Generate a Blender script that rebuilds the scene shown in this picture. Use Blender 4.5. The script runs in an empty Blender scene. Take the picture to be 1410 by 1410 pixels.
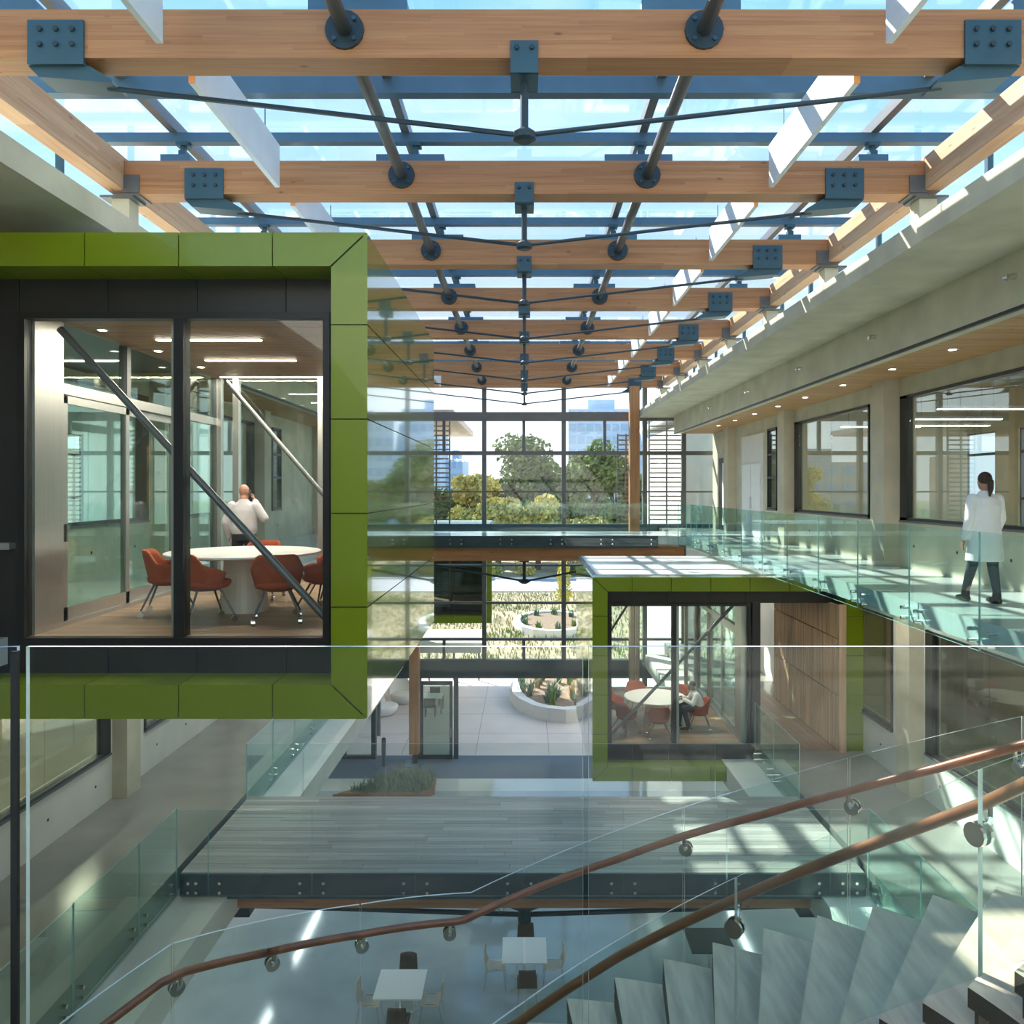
import bpy, math, random
from mathutils import Vector, Matrix, noise as mnoise
random.seed(7)
sc = bpy.context.scene
col = sc.collection
R = math.radians
# ---------------------------------------------------------------- camera, sky, sun, exposure
CAMZ = 1.55
cd = bpy.data.cameras.new('camera'); cam = bpy.data.objects.new('camera', cd); col.objects.link(cam)
cam.location = (0, 0, CAMZ); cam.rotation_euler = (R(90), 0, 0)
cd.sensor_width = 36; cd.lens = 27.574; cd.shift_x = -.01206; cd.shift_y = -.0227
cd.clip_start = .05; cd.clip_end = 3000
sc.camera = cam
sc.view_settings.view_transform = 'Standard'; sc.view_settings.look = 'None'
sc.view_settings.gamma = 1; sc.view_settings.use_curve_mapping = False
sc.view_settings.exposure = 1.05
sc.cycles.transparent_max_bounces = 64
sc.cycles.max_bounces = 8; sc.cycles.diffuse_bounces = 5; sc.cycles.glossy_bounces = 4; sc.cycles.transmission_bounces = 4
sc.cycles.use_denoising = True
sc.cycles.sample_clamp_indirect = 6

w = bpy.data.worlds.new('sky'); sc.world = w; w.use_nodes = True
nt = w.node_tree; nt.nodes.clear()
def N(t, **k):
    n = nt.nodes.new(t)
    for a, b in k.items(): setattr(n, a, b)
    return n
tc = N('ShaderNodeTexCoord'); sx = N('ShaderNodeSeparateXYZ'); nt.links.new(tc.outputs['Generated'], sx.inputs[0])
cr = N('ShaderNodeValToRGB'); nt.links.new(sx.outputs['Z'], cr.inputs[0])
els = cr.color_ramp.elements
els[0].position = 0; els[0].color = (.82, .86, .90, 1)
els[1].position = 1; els[1].color = (.10, .29, .64, 1)
for p, c in ((.10, (.80, .87, .95, 1)), (.28, (.36, .57, .84, 1)), (.55, (.17, .39, .74, 1))):
    e = els.new(p); e.color = c
cn = N('ShaderNodeTexNoise'); cn.inputs['Scale'].default_value = 2.2; cn.inputs['Detail'].default_value = 6
mp = N('ShaderNodeMapping'); mp.inputs['Scale'].default_value = (1, 1, 3); nt.links.new(tc.outputs['Generated'], mp.inputs[0]); nt.links.new(mp.outputs[0], cn.inputs['Vector'])
c2 = N('ShaderNodeValToRGB'); nt.links.new(cn.outputs['Fac'], c2.inputs[0])
c2.color_ramp.elements[0].position = .47; c2.color_ramp.elements[0].color = (0, 0, 0, 1)
c2.color_ramp.elements[1].position = .75; c2.color_ramp.elements[1].color = (.55, .55, .55, 1)
mx = N('ShaderNodeMixRGB'); nt.links.new(c2.outputs[0], mx.inputs[0]); nt.links.new(cr.outputs[0], mx.inputs[1]); mx.inputs[2].default_value = (.88, .9, .93, 1)
bg = N('ShaderNodeBackground'); bg.inputs['Strength'].default_value = 1.0
wo = N('ShaderNodeOutputWorld'); nt.links.new(mx.outputs[0], bg.inputs[0]); nt.links.new(bg.outputs[0], wo.inputs[0])

SUN = Vector((.82, -.95, -1.065)).normalized()
sl = bpy.data.lights.new('sun', 'SUN'); sl.energy = 6.5; sl.angle = R(.6); sl.color = (1, .94, .84)
so = bpy.data.objects.new('sun', sl); col.objects.link(so); so.rotation_euler = SUN.to_track_quat('-Z', 'Y').to_euler(); so.location = (-30, 40, 50)

# ---------------------------------------------------------------- materials
M = {}
def newmat(name):
    m = bpy.data.materials.new(name); m.use_nodes = True; M[name] = m
    return m, m.node_tree, m.node_tree.nodes['Principled BSDF']
def setp(b, c, rough, metal=0, coat=0, spec=.5):
    b.inputs['Base Color'].default_value = (*c, 1); b.inputs['Roughness'].default_value = rough
    b.inputs['Metallic'].default_value = metal; b.inputs['Coat Weight'].default_value = coat
    b.inputs['Coat Roughness'].default_value = .03; b.inputs['Specular IOR Level'].default_value = spec
def mat(name, c, rough=.6, metal=0, coat=0, var=.12, scale=3, stretch=(1, 1, 1), emit=0, bump=0, perobj=0, spec=.5):
    m, t, b = newmat(name); setp(b, c, rough, metal, coat, spec)
    L = t.links.new
    g = t.nodes.new('ShaderNodeNewGeometry'); mp = t.nodes.new('ShaderNodeMapping'); mp.inputs['Scale'].default_value = stretch
    L(g.outputs['Position'], mp.inputs[0])
    n = t.nodes.new('ShaderNodeTexNoise'); n.inputs['Scale'].default_value = scale; n.inputs['Detail'].default_value = 5
    L(mp.outputs[0], n.inputs['Vector'])
    mr = t.nodes.new('ShaderNodeMapRange'); mr.inputs['From Min'].default_value = .25; mr.inputs['From Max'].default_value = .75
    mr.inputs['To Min'].default_value = 1 - var; mr.inputs['To Max'].default_value = 1 + var
    L(n.outputs['Fac'], mr.inputs['Value'])
    last = mr.outputs[0]
    if perobj:
        oi = t.nodes.new('ShaderNodeObjectInfo'); m2 = t.nodes.new('ShaderNodeMapRange')
        m2.inputs['To Min'].default_value = 1 - perobj; m2.inputs['To Max'].default_value = 1 + perobj
        L(oi.outputs['Random'], m2.inputs['Value'])
        mm = t.nodes.new('ShaderNodeMath'); mm.operation = 'MULTIPLY'; L(last, mm.inputs[0]); L(m2.outputs[0], mm.inputs[1]); last = mm.outputs[0]
    v = t.nodes.new('ShaderNodeVectorMath'); v.operation = 'SCALE'; v.inputs[0].default_value = c; L(last, v.inputs['Scale'])
    L(v.outputs[0], b.inputs['Base Color'])
    if emit:
        b.inputs['Emission Color'].default_value = (*c, 1); b.inputs['Emission Strength'].default_value = emit
    if bump:
        bn = t.nodes.new('ShaderNodeBump'); bn.inputs['Strength'].default_value = bump; bn.inputs['Distance'].default_value = .02
        L(n.outputs['Fac'], bn.inputs['Height']); L(bn.outputs[0], b.inputs['Normal'])
    return m
def glulam(name, axis, c1, c2, lam=.045, lamaxis=2, rough=.5):
    m, t, b = newmat(name); setp(b, c1, rough)
    L = t.links.new
    g = t.nodes.new('ShaderNodeNewGeometry'); s = t.nodes.new('ShaderNodeSeparateXYZ'); L(g.outputs['Position'], s.inputs[0])
    def math_(op, a, bb=None):
        n = t.nodes.new('ShaderNodeMath'); n.operation = op
        for i, q in enumerate((a, bb)):
            if q is None: continue
            if isinstance(q, (int, float)): n.inputs[i].default_value = q
            else: L(q, n.inputs[i])
        return n.outputs[0]
    lay = math_('FLOOR', math_('DIVIDE', s.outputs[lamaxis], lam))
    along = s.outputs[axis]
    off = math_('MULTIPLY', lay, 1.37)
    piece = math_('FLOOR', math_('DIVIDE', math_('ADD', along, off), 1.9))
    cv = t.nodes.new('ShaderNodeCombineXYZ'); L(lay, cv.inputs[0]); L(piece, cv.inputs[1])
    wn = t.nodes.new('ShaderNodeTexWhiteNoise'); wn.noise_dimensions = '3D'; L(cv.outputs[0], wn.inputs['Vector'])
    st = [16, 16, 16]; st[axis] = .45
    mp = t.nodes.new('ShaderNodeMapping'); mp.inputs['Scale'].default_value = st; L(g.outputs['Position'], mp.inputs[0])
    ad = t.nodes.new('ShaderNodeVectorMath'); ad.operation = 'ADD'; L(mp.outputs[0], ad.inputs[0]); L(cv.outputs[0], ad.inputs[1])
    ns = t.nodes.new('ShaderNodeTexNoise'); ns.inputs['Scale'].default_value = 3; ns.inputs['Detail'].default_value = 6; L(ad.outputs[0], ns.inputs['Vector'])
    f = math_('ADD', math_('MULTIPLY', wn.outputs['Value'], .32), math_('MULTIPLY', ns.outputs['Fac'], .8))
    r = t.nodes.new('ShaderNodeValToRGB'); L(f, r.inputs[0])
    r.color_ramp.elements[0].position = .15; r.color_ramp.elements[0].color = (*c1, 1)
    r.color_ramp.elements[1].position = .95; r.color_ramp.elements[1].color = (*c2, 1)
    kn = [5, 5, 5]; kn[axis] = 1.6
    mk = t.nodes.new('ShaderNodeMapping'); mk.inputs['Scale'].default_value = kn; L(g.outputs['Position'], mk.inputs[0])
    vo = t.nodes.new('ShaderNodeTexVoronoi'); vo.inputs['Scale'].default_value = 1.1; L(mk.outputs[0], vo.inputs['Vector'])
    kf = t.nodes.new('ShaderNodeMapRange'); kf.inputs['From Min'].default_value = .04; kf.inputs['From Max'].default_value = .10
    kf.inputs['To Min'].default_value = .75; kf.inputs['To Max'].default_value = 0; L(vo.outputs['Distance'], kf.inputs['Value'])
    mx = t.nodes.new('ShaderNodeMixRGB'); L(kf.outputs[0], mx.inputs[0]); L(r.outputs[0], mx.inputs[1]); mx.inputs[2].default_value = (.12, .05, .02, 1)
    L(mx.outputs[0], b.inputs['Base Color'])
    return m
def glass(name, tint, f0=.05, gmax=1.0, rough=0, gcol=(1, 1, 1), oblique=None):
    m = bpy.data.materials.new(name); m.use_nodes = True; M[name] = m
    t = m.node_tree; t.nodes.clear(); L = t.links.new
    o = t.nodes.new('ShaderNodeOutputMaterial'); mx = t.nodes.new('ShaderNodeMixShader')
    tr = t.nodes.new('ShaderNodeBsdfTransparent'); tr.inputs[0].default_value = (*tint, 1)
    gl = t.nodes.new('ShaderNodeBsdfGlossy'); gl.inputs['Roughness'].default_value = rough; gl.inputs['Color'].default_value = (*gcol, 1)
    lw = t.nodes.new('ShaderNodeLayerWeight'); lw.inputs['Blend'].default_value = .5
    if oblique:    # longer path through the pane at a slant: deeper tint
        tm = t.nodes.new('ShaderNodeMixRGB'); L(lw.outputs['Facing'], tm.inputs[0]); tm.inputs[1].default_value = (*tint, 1); tm.inputs[2].default_value = (*oblique, 1); L(tm.outputs[0], tr.inputs[0])
    p = t.nodes.new('ShaderNodeMath'); p.operation = 'POWER'; p.inputs[1].default_value = 5; L(lw.outputs['Facing'], p.inputs[0])
    q = t.nodes.new('ShaderNodeMapRange'); q.inputs['To Min'].default_value = f0; q.inputs['To Max'].default_value = gmax; L(p.outputs[0], q.inputs['Value'])
    L(q.outputs[0], mx.inputs[0]); L(tr.outputs[0], mx.inputs[1]); L(gl.outputs[0], mx.inputs[2]); L(mx.outputs[0], o.inputs[0])
    return m
mat('concrete', (.57, .54, .40), .75, var=.16, scale=1.6, bump=.05)
mat('concrete_pale', (.72, .72, .66), .7, var=.10, scale=1.2, bump=.05)
mat('concrete_warm', (.56, .50, .38), .75, var=.14, scale=1.5)
mat('polished_floor', (.27, .265, .235), .17, var=.16, scale=.9)
mat('polished_floor_pale', (.58, .62, .60), .14, var=.10, scale=.7)
mat('ground_floor', (.36, .43, .46), .10, var=.16, scale=.8)
mat('entrance_mat', (.09, .14, .20), .85, var=.1, scale=20)
mat('plaster', (.72, .71, .66), .7, var=.04)
mat('beige_wall', (.55, .47, .34), .7, var=.08)
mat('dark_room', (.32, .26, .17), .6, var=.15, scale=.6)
mat('white_wall', (.85, .85, .83), .6, var=.03)
mat('green', (.19, .255, .002), .30, coat=.35, var=.05, scale=1)
mat('green_gloss', (.17, .23, .012), .10, coat=1, var=.04, scale=1)
mat('dark_panel', (.035, .034, .032), .38, metal=.2, var=.1)
mat('black_steel', (.018, .018, .018), .4, var=.1)
mat('blue_steel', (.045, .105, .135), .42, metal=.25, var=.1)
mat('blue_steel_light', (.075, .16, .23), .42, metal=.2, var=.1)
mat('dark_teal_steel', (.03, .055, .07), .45, metal=.2, var=.1)
mat('grey_steel', (.14, .15, .155), .42, metal=.3, var=.1)
mat('aluminium', (.55, .54, .52), .32, metal=.85, var=.05, scale=8, stretch=(4, 4, .2))
mat('chrome', (.75, .75, .74), .15, metal=1, var=.03)
mat('baffle', (.74, .78, .78), .55, var=.05)
mat('baffle_edge', (.62, .36, .16), .6)
mat('roof_membrane', (.62, .66, .62), .30, var=.06)
glulam('beam_wood', 0, (.31, .115, .038), (.56, .285, .12))
glulam('edge_wood', 1, (.42, .21, .10), (.72, .48, .28))
glulam('post_wood', 2, (.29, .12, .045), (.52, .28, .12), lamaxis=0)
glulam('pod_ceiling', 0, (.20, .095, .04), (.36, .19, .09), lam=.075, lamaxis=1)
glulam('ceiling_wood', 0, (.40, .20, .08), (.66, .40, .18), lam=.11, lamaxis=1)
mat('slat_wood', (.64, .43, .26), .5, var=.25, scale=4, stretch=(3, 3, .15), perobj=.15)
mat('slat_backing', (.06, .04, .025), .8)
mat('deck_plank', (.36, .35, .32), .42, var=.28, scale=6, stretch=(.15, 5, 3), perobj=.22)
mat('brown_plank', (.31, .205, .13), .38, var=.25, scale=6, stretch=(.15, 5, 3), perobj=.2)
mat('tread_wood', (.64, .53, .39), .6, var=.24, scale=5, stretch=(3, .5, 3), perobj=.08)
mat('tread_edge', (.09, .075, .06), .6, var=.2)
mat('rail_wood', (.21, .075, .028), .36, coat=.2, var=.25, scale=8)
mat('white_top', (.88, .89, .88), .3, var=.02)
mat('table_base', (.72, .69, .62), .4, var=.03)
mat('orange_fabric', (.36, .065, .016), .85, var=.12, scale=30)
mat('seat_pale', (.62, .55, .45), .45, var=.1, scale=8)
mat('seat_brown', (.11, .08, .06), .5, var=.1, scale=8)
mat('dark_furniture', (.03, .035, .035), .5)
mat('skin_light', (.52, .27, .19), .55, var=.05)
mat('skin_dark', (.10, .05, .03), .5, var=.05)
mat('shirt', (.66, .64, .70), .8, var=.05, scale=10)
mat('coat', (.86, .88, .87), .8, var=.04, scale=6)
mat('navy', (.02, .025, .045), .8)
mat('leggings', (.03, .055, .07), .7)
mat('boot', (.012, .012, .013), .5)
mat('brown_hair', (.045, .022, .012), .55, var=.3, scale=20)
mat('black_hair', (.012, .011, .01), .6)
mat('phone', (.01, .01, .012), .25)
mat('lamp_lens', (1, .9, .75), .4, emit=7)
mat('lamp_tube', (1, .86, .68), .4, emit=14)
mat('fill_lamp_soft', (1, .95, .88), .4, emit=1.2)
mat('lamp_body', (.6, .6, .58), .4)
mat('patio', (.62, .57, .53), .8, var=.06, scale=.7)
mat('meadow', (.36, .31, .19), .95, var=.3, scale=.25, bump=.2)
mat('road', (.42, .42, .44), .9, var=.06)
mat('curb', (.70, .69, .66), .75, var=.05)
mat('soil', (.24, .17, .11), .95, var=.3, scale=6)
mat('grass_gold', (.40, .35, .19), .9, perobj=.15)
mat('grass_green', (.16, .26, .05), .8, perobj=.2)
mat('agave', (.11, .20, .12), .6)
mat('yellow_leaf', (.55, .50, .10), .7)
mat('leaf_a', (.21, .26, .08), .8, var=.5, scale=.5, perobj=.25)
mat('leaf_b', (.50, .43, .14), .8, var=.5, scale=.5, perobj=.25)
mat('bark', (.16, .11, .07), .9)
mat('hazy_tower_wall', (.48, .60, .76), .7, var=.04, scale=.1)
mat('hazy_tower_window', (.36, .48, .64), .25)  # distance haze mixed into wall and window colour, low contrast
mat('low_building', (.55, .52, .48), .8)
mat('stucco', (.62, .50, .42), .8)
mat('louvre', (.27, .21, .15), .6)
mat('outdoor_white', (.80, .80, .78), .4, var=.02)
glass('window_glass', (.94, .975, .96), .03)
glass('side_glass', (.86, .94, .91), .09)
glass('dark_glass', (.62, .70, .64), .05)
glass('rail_glass', (.95, .982, .975), .025, oblique=(.75, .935, .90))
glass('clear_guard', (.975, .99, .985), .015, .8)
glass('sky_glass', (.97, .985, .995), .02)
mat('glass_edge', (.30, .52, .48), .2, var=.05)
mat('guard_edge', (.60, .72, .70), .15, var=.05)
mat('dark_gap', (.01, .012, .012), .6)

# ---------------------------------------------------------------- builders
class MB:
    def __init__(s): s.v = []; s.f = []; s.m = []
    def add(s, vs, fs, m=0):
        o = len(s.v); s.v += [tuple(v) for v in vs]; s.f += [tuple(i + o for i in f) for f in fs]; s.m += [m] * len(fs); return s
    def box(s, x0, x1, y0, y1, z0, z1, m=0):
        return s.add([(x0, y0, z0), (x1, y0, z0), (x1, y1, z0), (x0, y1, z0), (x0, y0, z1), (x1, y0, z1), (x1, y1, z1), (x0, y1, z1)],
                     [(0, 3, 2, 1), (4, 5, 6, 7), (0, 1, 5, 4), (1, 2, 6, 5), (2, 3, 7, 6), (3, 0, 4, 7)], m)
    def prism(s, poly, f0, f1, m=0, mcap=None):
        # poly: list of 2D points, f0/f1: functions mapping a 2D point to the two end faces
        n = len(poly); vs = [f0(p) for p in poly] + [f1(p) for p in poly]
        s.add(vs, [tuple(range(n))[::-1], tuple(range(n, 2 * n))], m if mcap is None else mcap)
        o = len(s.v) - 2 * n
        s.f += [(o + i, o + (i + 1) % n, o + n + (i + 1) % n, o + n + i) for i in range(n)]; s.m += [m] * n
        return s
    def prism_y(s, poly, y0, y1, m=0): return s.prism(poly, lambda p: (p[0], y0, p[1]), lambda p: (p[0], y1, p[1]), m)
    def prism_z(s, poly, z0, z1, m=0, mcap=None): return s.prism(poly, lambda p: (p[0], p[1], z0), lambda p: (p[0], p[1], z1), m, mcap)
    def tube(s, pts, r, n=8, m=0):
        pts = [Vector(p) for p in pts]; rs = r if isinstance(r, (list, tuple)) else [r] * len(pts)
        o = len(s.v); up = None
        for i, p in enumerate(pts):
            d = (pts[min(i + 1, len(pts) - 1)] - pts[max(i - 1, 0)]).normalized()
            if up is None: up = Vector((0, 0, 1)) if abs(d.z) < .9 else Vector((1, 0, 0))
            a = d.cross(up).normalized(); b = a.cross(d).normalized(); up = b
            for k in range(n):
                t = 2 * math.pi * k / n
                s.v.append(tuple(p + (a * math.cos(t) + b * math.sin(t)) * rs[i]))
        for i in range(len(pts) - 1):
            for k in range(n):
                q = o + i * n; s.f.append((q + k, q + (k + 1) % n, q + n + (k + 1) % n, q + n + k)); s.m.append(m)
        s.f.append(tuple(o + k for k in range(n))[::-1]); s.m.append(m)
        e = o + (len(pts) - 1) * n; s.f.append(tuple(e + k for k in range(n))); s.m.append(m)
        return s
    def loft(s, rings, n=16, m=0):
        # rings: (centre, rx, ry) horizontal ellipses, or (centre, rx, ry, rot)
        o = len(s.v)
        for rg in rings:
            c, rx, ry = rg[:3]; ph = rg[3] if len(rg) > 3 else 0
            for k in range(n):
                t = 2 * math.pi * k / n; x = rx * math.cos(t); y = ry * math.sin(t)
                s.v.append((c[0] + x * math.cos(ph) - y * math.sin(ph), c[1] + x * math.sin(ph) + y * math.cos(ph), c[2]))
        for i in range(len(rings) - 1):
            for k in range(n):
                q = o + i * n; s.f.append((q + k, q + (k + 1) % n, q + n + (k + 1) % n, q + n + k)); s.m.append(m)
        s.f.append(tuple(o + k for k in range(n))[::-1]); e = o + (len(rings) - 1) * n
        s.f.append(tuple(e + k for k in range(n))); s.m += [m, m]
        return s
    def ball(s, c, rx, ry=None, rz=None, n=10, m=0):
        ry = ry or rx; rz = rz or rx; k = max(4, n // 2)
        rings = []
        for i in range(k + 1):
            t = -math.pi / 2 + math.pi * (i + .02 if i == 0 else (i - .02 if i == k else i)) / k
            rings.append(((c[0], c[1], c[2] + rz * math.sin(t)), rx * math.cos(t) + 1e-4, ry * math.cos(t) + 1e-4))
        return s.loft(rings, n, m)
    def cap(s, p, q, r0, r1, n=10):
        s.tube([p, q], [r0, r1], n); s.ball(p, r0, n=n); s.ball(q, r1, n=n); return s
    def build(s, name, mats, parent=None, smooth=False, fix=False, at=None):
        off = Vector((0, 0, 0))
        if parent is not None:
            p = parent
            while p is not None: off += p.location; p = p.parent
        base = Vector(at) if at else Vector((0, 0, 0))
        me = bpy.data.meshes.new(name)
        me.from_pydata([tuple(Vector(v) - off - base) for v in s.v], [], s.f)
        for mm in (mats if isinstance(mats, (list, tuple)) else [mats]): me.materials.append(M[mm])
        if any(s.m): me.polygons.foreach_set('material_index', s.m)
        if fix:
            import bmesh
            bm = bmesh.new(); bm.from_mesh(me); bmesh.ops.recalc_face_normals(bm, faces=bm.faces); bm.to_mesh(me); bm.free()
        if smooth: me.polygons.foreach_set('use_smooth', [True] * len(me.polygons))
        me.update()
        o = bpy.data.objects.new(name, me); col.objects.link(o); o.location = base
        if parent is not None: o.parent = parent
        return o
def wloc(p):
    off = Vector((0, 0, 0))
    while p is not None: off += p.location; p = p.parent
    return off
UB = {}
def bx(name, m, par, x0, x1, y0, y1, z0, z1):
    """a box that shares one unit mesh per material"""
    if m not in UB:
        b = MB().box(-.5, .5, -.5, .5, -.5, .5); me = bpy.data.meshes.new('unit_' + m); me.from_pydata(b.v, [], b.f); me.materials.append(M[m]); UB[m] = me
    o = bpy.data.objects.new(name, UB[m]); col.objects.link(o)
    o.location = Vector(((x0 + x1) / 2, (y0 + y1) / 2, (z0 + z1) / 2)) - wloc(par)
    o.scale = (abs(x1 - x0), abs(y1 - y0), abs(z1 - z0))
    if par is not None: o.parent = par
    return o
def tag(o, label, cat, group=None, kind=None):
    if label: o['label'] = label
    if cat: o['category'] = cat
    if group: o['group'] = group
    if kind: o['kind'] = kind
    return o
def thing(name, label, cat, loc=(0, 0, 0), group=None, kind=None):
    o = bpy.data.objects.new(name, None); col.objects.link(o); o.location = loc; o.empty_display_size = .1
    return tag(o, label, cat, group, kind)
def struct(name, loc=(0, 0, 0), label=None, cat=None):
    o = thing(name, label, cat, loc, kind='structure'); return o
def copy_tree(o, parent=None):
    c = o.copy(); col.objects.link(c)
    if parent is not None: c.parent = parent
    for ch in list(o.children): copy_tree(ch, c)
    return c
def sb(name, m, *b, label=None, cat=None):
    o = MB()
    for q in b: o.box(*q)
    r = o.build(name, m); r['kind'] = 'structure'
    if label: r['label'] = label
    if cat: r['category'] = cat
    return r
ORD = ['first', 'second', 'third', 'fourth', 'fifth', 'sixth', 'seventh', 'eighth', 'ninth', 'tenth', 'eleventh', 'twelfth']

L2, L1 = -4.6, -9.2
FY = 31.3            # facade plane
BAY = 3.36; B0 = 7.28
def BY(k): return B0 + BAY * k

# ---------------------------------------------------------------- structure: floors, slabs, walls
sb('floor_ground', 'ground_floor', (-13, 13, -3, 27.9, L1 - .3, L1), label='polished grey ground floor of the atrium', cat='floor')
sb('floor_vestibule', 'polished_floor_pale', (-13, 13, 27.9, 29.1, L1 - .3, L1), label='pale polished strip of ground floor before the entrance mat', cat='floor')
sb('floor_mat', 'entrance_mat', (-7.4, 13, 29.1, FY + .3, L1 - .3, L1 + .004), (-13, -7.4, 29.1, FY + .3, L1 - .3, L1), label='dark blue entrance mat along the glass wall', cat='mat')
fl = MB()
fl.box(-13, -5.62, 1, FY, L2 - .45, L2)
fl.box(-5.62, 5.62, -3, 1.2, L2 - .45, L2); fl.box(-13, -5.62, -3, 1, L2 - .45, L2)
tag(fl.build('floor_second_left', 'polished_floor'), 'polished grey concrete gallery floor on the left, one level down', 'floor', kind='structure')
sb('floor_second_right', 'polished_floor', (5.58, 13, -3, FY, L2 - .45, L2), label='polished concrete gallery floor on the right, one level down', cat='floor')
sb('trim_ledge_left', 'concrete_pale', (-5.62, -4.75, 1.2, FY - .5, L2 - .85, L2 - .36), label='pale concrete ledge beyond the glass of the lower left gallery', cat='ledge')
sb('trim_ledge_right', 'concrete_pale', (4.75, 5.58, 1.2, FY - .5, L2 - .85, L2 - .36), label='pale concrete ledge beyond the glass of the lower right gallery', cat='ledge')
fr = MB()
RX = 5.35
pts = [(RX, -3), (13, -3), (13, FY), (-13, FY), (-13, 28.6), (-6, 28.6), (-6, 25.83)]
arc = [(4.35 + 1.0 * math.cos(R(a)), 24.83 + 1.0 * math.sin(R(a))) for a in range(90, -1, -15)]
bridge_poly = [(-5.4, 28.6), (-5.4, 25.83)] + arc + [(RX + .02, 28.6)]
fr.prism_z(bridge_poly, -.28, 0)
fr.box(RX, 13, 3.0, FY - .2, -.28, 0)
fr.box(2.35, 13, -3, 3.35, -.28, 0)
fr.box(-13, 2.35, -3, 2.1, -.28, 0)
fr.box(-13, -5.4, 2.1, FY - .2, -.28, 0)
tag(fr.build('floor_upper', 'polished_floor_pale'), 'pale polished top level floor with the right walkway and far bridge', 'floor', kind='structure')
def concrete_slab(s, name):
    b = MB()
    x0, x1 = sorted((s * 4.5, s * 13)); b.box(x0, x1, -3, FY - .3, 4.36, 4.63)
    x0, x1 = sorted((s * 5.8, s * 6.12)); b.box(x0, x1, -3, FY - .9, 3.70, 4.36)
    return b
o = tag(concrete_slab(1, '').build('ceiling_right', 'concrete'), 'olive grey concrete roof slab and downstand over the right walkway', 'ceiling', kind='structure')
for i, y in enumerate((9.27, 12.95, 16.4, 20.2, 24.2)):
    a = MB().tube([(5.8, y, 4.06), (5.70, y, 4.06)], [.045, .03]).ball((5.69, y, 4.04), .04)
    a.build('ceiling_fixing', 'chrome', o)
tag(concrete_slab(-1, '').build('ceiling_left', 'concrete'), 'olive grey concrete roof slab over the left gallery', 'ceiling', kind='structure')
# timber slat ceilings under the downstands
for s, nm in ((1, 'right'), (-1, 'left')):
    x0, x1 = sorted((s * 6.12, s * 7.9))
    t = sb('ceiling_timber_' + nm, 'slat_backing', (x0, x1, 0, 31, 3.76, 3.80), label='timber slat ceiling over the %s corridor' % nm, cat='ceiling')
    b = MB(); y = 2.
    while y < 30.9:
        b.box(x0 - (.25 if s > 0 else 0), x1 + (.25 if s < 0 else 0), y, y + .095, 3.725, 3.76); y += .11
    q = b.build('ceiling_slats', 'ceiling_wood', t); q['kind'] = 'stuff'
    x0, x1 = sorted((s * 5.80, s * 5.86))
    bx('edge_strip', 'black_steel', t, x0, x1, 0, 30.4, 3.66, 3.70)

# side walls, four of them
OPEN = [(3.4, 9.2), (9.9, 15.5), (16.9, 21.57), (23.1, 24.0)]
COLS = [9.28, 15.6, 21.6, 27.6]
wn = [0]
def side_wall(s, X, zf, ztop, name, label, glassm, wide=()):
    b = MB(); T = .28
    def put(y0, y1, z0, z1):
        x0, x1 = sorted((s * X, s * (X + T))); b.box(x0, x1, y0, y1, z0, z1)
    y = -3
    for (a, c) in OPEN:
        put(y, a, zf, ztop); put(a, c, zf, zf + .93); put(a, c, zf + 3.37, ztop); y = c
    put(y, FY - .3, zf, ztop)
    o = tag(b.build(name, 'concrete_pale' if zf < 0 else 'concrete'), label, 'wall', kind='structure')
    for (a, c) in OPEN:
        yy = a + .6
        while yy < c:
            x = s * (X - .003)
            MB().tube([(x, yy, zf + .45), (x + s * .01, yy, zf + .45)], .028, 8).build('tie_hole', 'dark_gap', o); yy += 1.5
    for yc in COLS:
        x0, x1 = sorted((s * (X - .30), s * (X + .02)))
        bx('pillar', 'concrete_warm' if zf >= 0 else 'concrete', o, x0, x1, yc, yc + .55, zf, ztop)
    for (a, c) in OPEN:
        wn[0] += 1
        wv = struct('window_%d' % wn[0], (s * X, (a + c) / 2, zf + .93))
        fx0, fx1 = sorted((s * (X - .03), s * (X + .10)))
        z0, z1 = zf + .93, zf + 3.37
        big = c - a > 2
        f = MB()
        f.box(fx0, fx1, a, c, z0, z0 + .06); f.box(fx0, fx1, a, c, z1 - .06, z1)
        f.box(fx0, fx1, a, a + .06, z0, z1); f.box(fx0, fx1, c - (.28 if big else .06), c, z0, z1)
        f.build('window_frame', 'black_steel', wv)
        e = c - (.28 if big else .06)
        n = max(1, round((e - a) / 1.85)); st = (e - a) / n
        for i in range(n):
            px0, px1 = sorted((s * (X + .02), s * (X + .035)))
            bx('glass_pane', glassm, wv, px0, px1, a + st * i + .008, a + st * (i + 1) - .008, z0 + .05, z1 - .05)
        if not big: bx('transom', 'black_steel', wv, fx0, fx1, a, c, zf + 1.85, zf + 1.92); bx('transom', 'black_steel', wv, fx0, fx1, a, c, zf + 2.55, zf + 2.61)
        sx0, sx1 = sorted((s * (X - .05), s * (X + .25)))
        bx('window_sill', 'grey_steel', wv, sx0, sx1, a, c, z0 - .035, z0 + .003)
    return o
side_wall(1, 7.45, 0, 4.36, 'wall_right', 'pale board-marked concrete wall of the upper right walkway', 'side_glass')
side_wall(-1, 7.45, 0, 4.36, 'wall_left', 'concrete wall of the upper left gallery behind the glass room', 'side_glass')
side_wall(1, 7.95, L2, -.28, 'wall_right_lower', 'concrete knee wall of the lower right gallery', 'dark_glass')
side_wall(-1, 8.2, L2, -.28, 'wall_left_lower', 'pale concrete knee wall with tie holes along the lower left gallery', 'dark_glass')
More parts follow.
